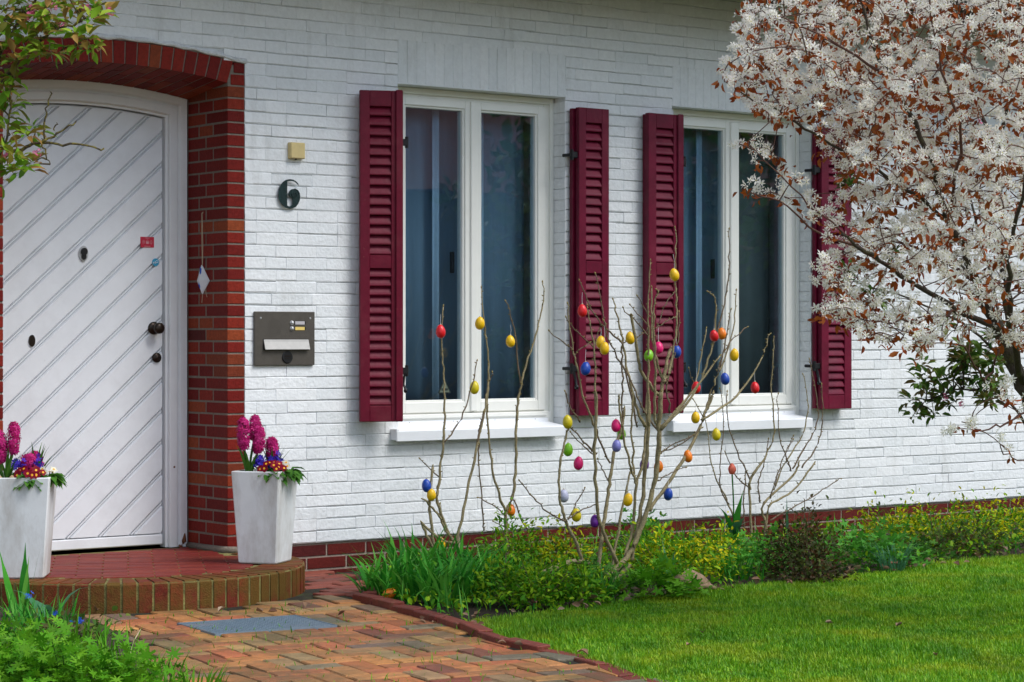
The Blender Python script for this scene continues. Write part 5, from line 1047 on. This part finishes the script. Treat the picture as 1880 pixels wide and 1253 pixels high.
for px_, py_, n, L_, lab in ((712, 1092, 34, .26, 'strap leaved clump nearest the paving corner and fallen egg'), (765, 1098, 40, .27, 'strap leaved clump behind the middle of the edging bricks'), (822, 1104, 44, .28, 'strap leaved clump at the right end of the edging bricks'), (760, 1062, 40, .28, 'strap leaved clump against the red plinth, farthest left'), (830, 1066, 44, .28, 'strap leaved clump at the foot of the pruned stems'), (885, 1084, 44, .27, 'strap leaved clump left of the small leaved bushes')):
    strap('strap_leaved_clump', lab, px_, py_, int(n*1.9), L_*1.08, .020, .14, bend=(.6, 2.4), group=SG)
BG = 'small leaved bushes in the bed'
for px_, py_, rx, h, m, n, lab in ((925, 1104, .17, .20, 'leaf_bush', 950, 'small leaved green bush behind the end of the edging'), (990, 1112, .18, .20, 'leaf_bush', 1000, 'small leaved green bush at the lawn edge left of the big shrub'), (1055, 1108, .16, .18, 'leaf_bush', 900, 'small leaved green bush left of the big shrub foot'), (940, 1050, .20, .27, 'leaf_bush', 1000, 'small leaved bush at the foot of the forked stem'), (1030, 1050, .22, .24, 'leaf_yellow', 900, 'yellow green bush behind the big shrub at left'),
    (1180, 1035, .22, .20, 'leaf_bush', 900, 'small leaved green bush behind the big shrub at right'), (1215, 1056, .18, .22, 'leaf_yellow', 800, 'bright yellow leaved bush right of the big shrub'), (1275, 1062, .20, .23, 'leaf_yellow', 900, 'bright yellow leaved bush left of the tulip'), (1318, 1035, .18, .20, 'leaf_yellow', 600, 'small yellow leaved bush just behind and left of the tulip leaves'),
    (1640, 1000, .28, .24, 'leaf_yellow', 900, 'yellow tipped bush right of the dark bronze bush'), (1715, 1008, .28, .24, 'leaf_yellow', 950, 'yellow tipped bush third from the right edge'), (1790, 1000, .26, .25, 'leaf_yellow', 900, 'yellow tipped bush second from the right edge'), (1865, 994, .26, .25, 'leaf_yellow', 850, 'yellow tipped bush at the right photo edge')):
    mound('leafy_bush', lab, px_, py_, rx, rx*.9, h, n, T_leaf(.45), .033, m, 'bush', BG)
mound('leafy_bush', 'dark bronze leaved bush under the farther right shutter', 1475, 1066, .21, .21, .33, 1900, T_leaf(.6), .026, 'leaf_bronze', 'bush', BG, stems=40)
mound('leafy_bush', 'dark green low foliage below the yellow tipped bushes', 1760, 1016, .50, .20, .14, 1200, T_leaf(.6), .034, 'leaf_dark', 'bush', BG)
PG = 'lobed leaf perennials in the bed'
for px_, py_, rx, h, n, m, lab, sz in ((1205, 1096, .20, .15, 260, 'leaf_lime', 'fresh green lobed leaf plant at the lawn edge right of the big shrub', .062), (1185, 1022, .20, .24, 200, 'leaf_columbine', 'green round leaved plant behind the big shrub stems', .050), (1395, 1050, .22, .20, 260, 'leaf_columbine', 'columbine foliage left of the dark bronze bush', .048), (1598, 1040, .30, .19, 330, 'leaf_columbine', 'lobed green geranium right of the dark bronze bush', .056), (1090, 1080, .14, .12, 130, 'leaf_green', 'low green foliage around the big shrub foot', .045), (1690, 1030, .2, .10, 120, 'leaf_green', 'low green foliage before the yellow tipped bushes', .045)):
    mound('perennial', lab, px_, py_, rx, rx*.85, h, n, T_lobed(5, .5), sz, m, 'plant', PG, up=1.4, flatten=.5)
strap('ornamental_grass', 'arching narrow leaved grass clump before the lobed geranium', 1640, 1048, 60, .22, .008, .06, 'leaf_bluish', (.8, 2.0)); strap('strap_leaved_clump', 'short strap leaved tuft at the foot of the big shrub', 1105, 1100, 34, .20, .011, .05, group=SG); strap('strap_leaved_clump', 'strap leaved tuft between yellow bush and columbine', 1345, 1062, 34, .18, .012, .08, group=SG); strap('strap_leaved_clump', 'upright blades behind the yellow bushes', 1260, 1020, 26, .24, .012, .16, bend=(.0, .5), group=SG)
strap('iris_leaves', 'three upright blue green blades at the thin bare shrub', 1440, 985, 5, .24, .020, .05, 'leaf_bluish', (.0, .15)); strap('tulip_leaves', 'single upright broad leaf right of the big shrub', 1228, 1072, 2, .24, .032, .02, 'leaf_bluish', (.0, .2)); strap('tulip_leaves', 'curling blue green leaf at the lawn edge by the brown bark', 1245, 1090, 2, .22, .026, .01, 'leaf_bluish', (1.4, 2.2))
# coral tulip
tb_ = at(1346, 985, -.42); tb_ = Vector((tb_.x, -.42, GZ)); tp = at(1344, 862, -.42); tul = tag(empty('tulip', tb_), 'single closed coral tulip below the farther window', 'flower'); dz = tp.z-GZ
MB().tube(smooth_path([(0, 0, 0), (.004, 0, dz*.5), (tp.x-tb_.x, 0, dz-.025)], 4), .0045, 7).build('stem', 'leaf_strap', tul, True)
for k in range(6):
    a_ = k*math.pi/3; V = []; Fc = []; k6 = .021 if k % 2 else .024
    for i in range(6):
        t = i/5; rr = k6*math.sin(math.pi*min(.16+t*.78, 1)); z = -.03+t*.065; wd = .75*math.sin(math.pi*(.12+t*.82))
        for s_ in (-1, 0, 1): V.append((rr*math.cos(a_+s_*wd), rr*math.sin(a_+s_*wd), z+(0 if s_ else .002)))
    for i in range(5):
        for j in range(2): Fc.append((i*3+j, i*3+j+1, i*3+j+4, i*3+j+3))
    MB().add(V, Fc).build('petal', 'tulip_coral', tul, True, (tp.x-tb_.x, 0, dz))
for dx_, dy_, L_, w_, bd_ in ((-.06, -.8, .20, .075, 1.7), (.9, .1, .30, .055, .25), (-1, .1, .24, .055, 1.15), (.6, -.6, .18, .09, 1.9), (-.4, .6, .20, .06, .9)):
    blades('leaf', [(0, 0, .05)], [(dx_, dy_)], np.array([L_]), np.array([w_]), np.array([bd_]), 'leaf_bluish' if L_ < .22 else 'leaf_strap', tul, 7).pop('kind')
# ground cover under the plants, tufts at the lawn edge
def poly_pts(poly, n):
    A = np.array(poly); out = []; lo_p, hi_p = A.min(0), A.max(0)
    while len(out) < n:
        x, y = R.uniform(lo_p[0], hi_p[0]), R.uniform(lo_p[1], hi_p[1])
        if pip(x, y, poly): out.append((x, y))
    return np.array(out)
bedp = [(-.02, -1.36), (-.25, -2.36), (-.02, -2.2), (1.34, -1.96), (2.1, -1.92), (4.16, -1.70), (7, -1.55), (7, -.08), (.75, -.08)]
n = 5200; xy = poly_pts(bedp, n); d_ = sph_dirs(n, .1, 1); P = np.concatenate([xy, NP.uniform(GZ, GZ+.085, (n, 1))], 1)
gc_ = scatter('ground_cover', T_leaf(.55), P, d_, np.array([[0, 0, 1]])+NP.normal(0, .4, (n, 3)), NP.uniform(.02, .045, n), 'leaf_bush'); tag(gc_, 'low mixed green ground cover filling the flower bed', 'ground cover')
n = 900; xy = poly_pts(bedp, n); a_ = NP.uniform(0, 6.28, n); tag(blades('grass_tufts', np.concatenate([xy, np.full((n, 1), GZ-.01)], 1), np.stack([np.cos(a_), np.sin(a_)], 1), NP.uniform(.08, .20, n), NP.uniform(.005, .010, n), NP.uniform(.2, 1.4, n), 'leaf_strap'), 'loose green blades between the bed plants', 'grass')
n = 520; t = NP.random(n)*7.2-.3; yb_ = np.interp(t, [p_[0] for p_ in BEDF], [p_[1] for p_ in BEDF]); a_ = NP.uniform(0, 6.28, n)
P = np.stack([t, yb_+NP.normal(-.02, .06, n), np.full(n, GZ+.01)+NP.uniform(0, .03, n)], 1); k = 150
tag(scatter('leaf_litter', T_leaf(.6, .35, -.2), P[:k], np.stack([np.cos(a_), np.sin(a_), NP.uniform(-.2, .4, n)], 1)[:k], (np.array([[0, 0, 1]])+NP.normal(0, .6, (n, 3)))[:k], NP.uniform(.025, .055, k), 'dead_leaf'), 'dry brown leaves along the edge of bed and lawn', 'dead leaves')
pl_ = [gr(x, y) for x, y in ((772, 1142), (782, 1150), (800, 1150), (808, 1146), (868, 1136), (875, 1140), (922, 1182), (930, 1186), (470, 1126), (492, 1128), (545, 1128), (560, 1120), (960, 1190), (1060, 1204), (1080, 1208), (400, 1128), (335, 1118), (180, 1125), (620, 1135), (1290, 1168), (1645, 1155), (1720, 1210), (1530, 1150), (1260, 1190))]
tag(scatter('leaf_litter', T_leaf(.6, .4, -.2), np.array([tuple(p_+Vector((0, 0, .012))) for p_ in pl_]), sph_dirs(len(pl_), -.2, .3), np.array([[0, 0, 1]]*len(pl_))+NP.normal(0, .5, (len(pl_), 3)), NP.uniform(.025, .05, len(pl_)), 'dead_leaf'), 'a few dry curled leaves on the paving and lawn', 'dead leaves')
bk = tag(empty('bark_piece', gr(1272, 1086)), 'rotting brown wood piece at the lawn edge', 'wood'); m = MB(); m.tube(smooth_path([(-.10, 0, .02), (-.02, .01, .055), (.06, 0, .03), (.10, -.01, .0)], 4), [.03, .04, .05, .055, .055, .05, .045, .045, .04, .035, .03, .025, .02], 9); m.build('chunk', 'log', bk, True); MB().tube(smooth_path([(-.08, -.05, .01), (.03, -.06, .03), (.10, -.05, .01)], 3), .012, 6).build('splinter', 'log', bk, True)
tag(MB().tube(smooth_path([(-.14, 0, .0), (0, .02, .03), (.10, .01, .05), (.17, -.02, .04)], 3), [.012, .013, .014, .014, .015, .015, .014, .013, .012, .01], 7).build('fallen_branch', 'bark', None, True, gr(1030, 1070)+Vector((0, 0, .05))), 'pale fallen branch piece lying left of the big shrub foot', 'branch')
# ------------------------------------------------------------------ plants at the lower left
FG = 'plants in the near left bed'
for px_, py_, rx, h, n, lab in ((20, 1275, .24, .20, 420, 'fresh lime geranium clump at the lower left photo corner'), (120, 1280, .24, .18, 420, 'fresh lime geranium clump second from the lower left corner'), (215, 1285, .20, .15, 360, 'fresh lime geranium clump nearest the paving'), (60, 1235, .22, .17, 380, 'fresh lime geranium clump below the near planter'), (-60, 1250, .26, .2, 200, 'fresh lime geranium clump just outside the left photo edge')):
    mound('geranium', lab, px_, py_, rx, rx*.9, h, n, T_lobed(7, .45, .06), .050, 'leaf_lime', 'plant', FG, up=1.5, flatten=.45)
for px_, py_, n, L_, lab in ((25, 1160, 50, .20, 'green bladed tuft under the near planter at left'), (85, 1165, 50, .19, 'green bladed tuft under the near planter at right'), (150, 1195, 46, .17, 'green bladed tuft beside the step corner'), (205, 1228, 46, .17, 'green bladed tuft on the paving edge above the geraniums'), (262, 1262, 50, .16, 'green bladed tuft at the lower edge, left of the last one'), (345, 1275, 40, .15, 'green bladed tuft at the bottom edge on the paving'), (-30, 1180, 40, .2, 'green bladed tuft half outside the left edge')):
    strap('grass_tuft', lab, px_, py_, n, L_, .010, .13, 'leaf_lime' if px_ > 100 else 'leaf_strap', (.3, 1.7), FG)
strap('tulip_leaves', 'tall broad upright leaves in front of the near planter', 36, 1140, 5, .36, .048, .035, 'leaf_strap', (.0, .22), FG); strap('tulip_leaves', 'broad arching blue green leaves beside the step', 95, 1150, 5, .22, .05, .05, 'leaf_bluish', (1.2, 2.1), FG)
mound('ivy', 'dark low foliage between step and geraniums', 110, 1175, .26, .2, .09, 260, T_leaf(.7), .035, 'leaf_dark', 'plant', FG)
P_ = [tuple(atd(x, y, 9.4)) for x, y in ((53, 1094), (101, 1126), (132, 1143), (147, 1142), (110, 1190), (193, 1200), (56, 1092), (148, 1139))]; P_ = np.array(P_*2)+NP.normal(0, .005, (16, 3))
tag(scatter('squill_flowers', T_star(6, .4, .3), P_, sph_dirs(16), np.array([[-.5, -.7, .4]]*16)+NP.normal(0, .3, (16, 3)), .012, 'petal_blue'), 'tiny blue squill flowers among the leaves left of the step', 'flowers')
tag(MB().tube([gr(235, 1222)+Vector((0, 0, .01)), gr(246, 1190)+Vector((0, 0, .03)), atd(258, 1156, 9.25)], [.003, .0026, .002], 5).build('dry_stalk', 'dry_stalk', None, True), 'pale dry stalk leaning over the paving from the lower left', 'stalk')
n = 800; xy = poly_pts([(-.3, -1.2), (-.25, -2.4), (-.5, -3.9), (-2.3, -3.4), (-1.5, -1.2)], n); xy = xy[(np.hypot(xy[:, 0]-SX, xy[:, 1]-SY) > SR)]; n = len(xy); a_ = NP.uniform(0, 6.28, n)
tag(blades('joint_weeds', np.concatenate([xy, np.full((n, 1), GZ-.006)], 1), np.stack([np.cos(a_), np.sin(a_)], 1), NP.uniform(.010, .052, n)*NP.choice([.5, .7, 1.], n), NP.uniform(.002, .006, n), NP.uniform(.4, 1.6, n), 'leaf_lime'), 'small weeds sprouting in the paving joints', 'weeds')
# ------------------------------------------------------------------ lawn grass
lp_ = []
N0 = 950000; xs = NP.uniform(-1.6, 7.5, N0); ys = NP.uniform(-6.6, -1.45, N0); dxx, dyy = xs-CAM[0], ys-CAM[1]; Dd = dxx*AX[0]+dyy*AX[1]; ll = dxx*RT[0]+dyy*RT[1]; pxx = 940+F_PX*ll/Dd; pyy = 619+F_PX*(CAM[2]-GZ)/Dd
bf_y = np.interp(xs, [p_[0] for p_ in BEDF], [p_[1] for p_ in BEDF]); E_ = np.array(EDGE[4:]); ex_ = np.interp(-ys, -E_[:, 1], E_[:, 0]); jit = NP.normal(0, .035, N0)
ok = (ys < bf_y+.03+jit) & (xs > ex_+.02+jit*.6) & (pxx > -100) & (pxx < 2050) & (pyy < 1400); xs, ys = xs[ok], ys[ok]; n = len(xs); a_ = NP.uniform(0, 6.28, n); ln = NP.uniform(.014, .036, n)*(1+.4*np.sin(xs*3.1+ys*1.7)*np.sin(ys*4.3-xs)); wd = NP.uniform(.0012, .0026, n); tl = NP.uniform(.15, .9, n)
B = np.stack([xs, ys, np.full(n, GZ-.012)], 1); sd_ = np.stack([-np.sin(a_), np.cos(a_), np.zeros(n)], 1)*wd[:, None]; fw = np.stack([np.cos(a_)*np.sin(tl), np.sin(a_)*np.sin(tl), np.cos(tl)], 1)*ln[:, None]; md = B+fw*.55+np.array([0, 0, 1])*ln[:, None]*.12
V = np.stack([B+sd_, B-sd_, md-sd_*.8, md+sd_*.8, B+fw], 1).reshape(-1, 3); lo_ = (np.array([0, 1, 2, 3, 3, 2, 4])[None, :]+(np.arange(n)*5)[:, None]).ravel()
go = link('grass', np_mesh('grass', V, lo_, np.tile([4, 3], n), 'grass_blade', True, np.repeat(NP.random(n), 5))); tag(go, 'short green lawn grass with yellowish mossy patches', 'grass', kind='stuff')
# ------------------------------------------------------------------ across the street: what the panes mirror
nh = tag(empty('neighbour_house', (15, -19, 0)), 'neighbouring house with red tiled roof mirrored in the window panes', 'house')
MB().box(-12, 12, -8, 0, -.2, 3.5).build('wall', 'room_wall', nh); m = MB(); m.add([(-12.6, .6, 3.4), (12.6, .6, 3.4), (12.6, -4, 7.6), (-12.6, -4, 7.6), (-12.6, -8.6, 3.4), (12.6, -8.6, 3.4)], [(0, 1, 2, 3), (3, 2, 5, 4), (0, 3, 4), (1, 5, 2), (0, 4, 5, 1)]); m.build('roof', 'roof_tile', nh)
for x in (-8, -3, 3, 8): MB().box(x-.6, x+.6, -.02, .04, .9, 2.4).build('window', 'black_plastic', nh)
for i, (x, y, hh, rr) in enumerate(((7.5, -13, 5.5, 2.0), (12.5, -11.5, 4.5, 1.8), (18.5, -14, 6.5, 2.4))):
    root = tag(empty('garden_tree', (x, y, GZ)), ('round leafy garden tree across the lawn, mirrored in the left panes', 'small leafy garden tree across the lawn, mirrored in the middle panes', 'tall leafy garden tree across the lawn, mirrored in the right panes')[i], 'tree', 'garden trees across the lawn'); MB().tube([(0, 0, 0), (.05, 0, hh*.35), (0, .1, hh*.7)], [.16, .12, .05], 8).build('trunk', 'bark_dark', root, True)
    n = 2600; d_ = sph_dirs(n, -1, 1); P = d_*np.array([rr, rr, hh*.32])*(NP.uniform(.3, 1, n)**.5*(1+.25*np.sin(d_[:, 0]*6)*np.cos(d_[:, 2]*5)))[:, None]+np.array([0, 0, hh*.66]); scatter('crown', T_leaf(.6), P, NP.normal(size=(n, 3)), NP.normal(size=(n, 3)), NP.uniform(.12, .26, n), 'leaf_dark', root)
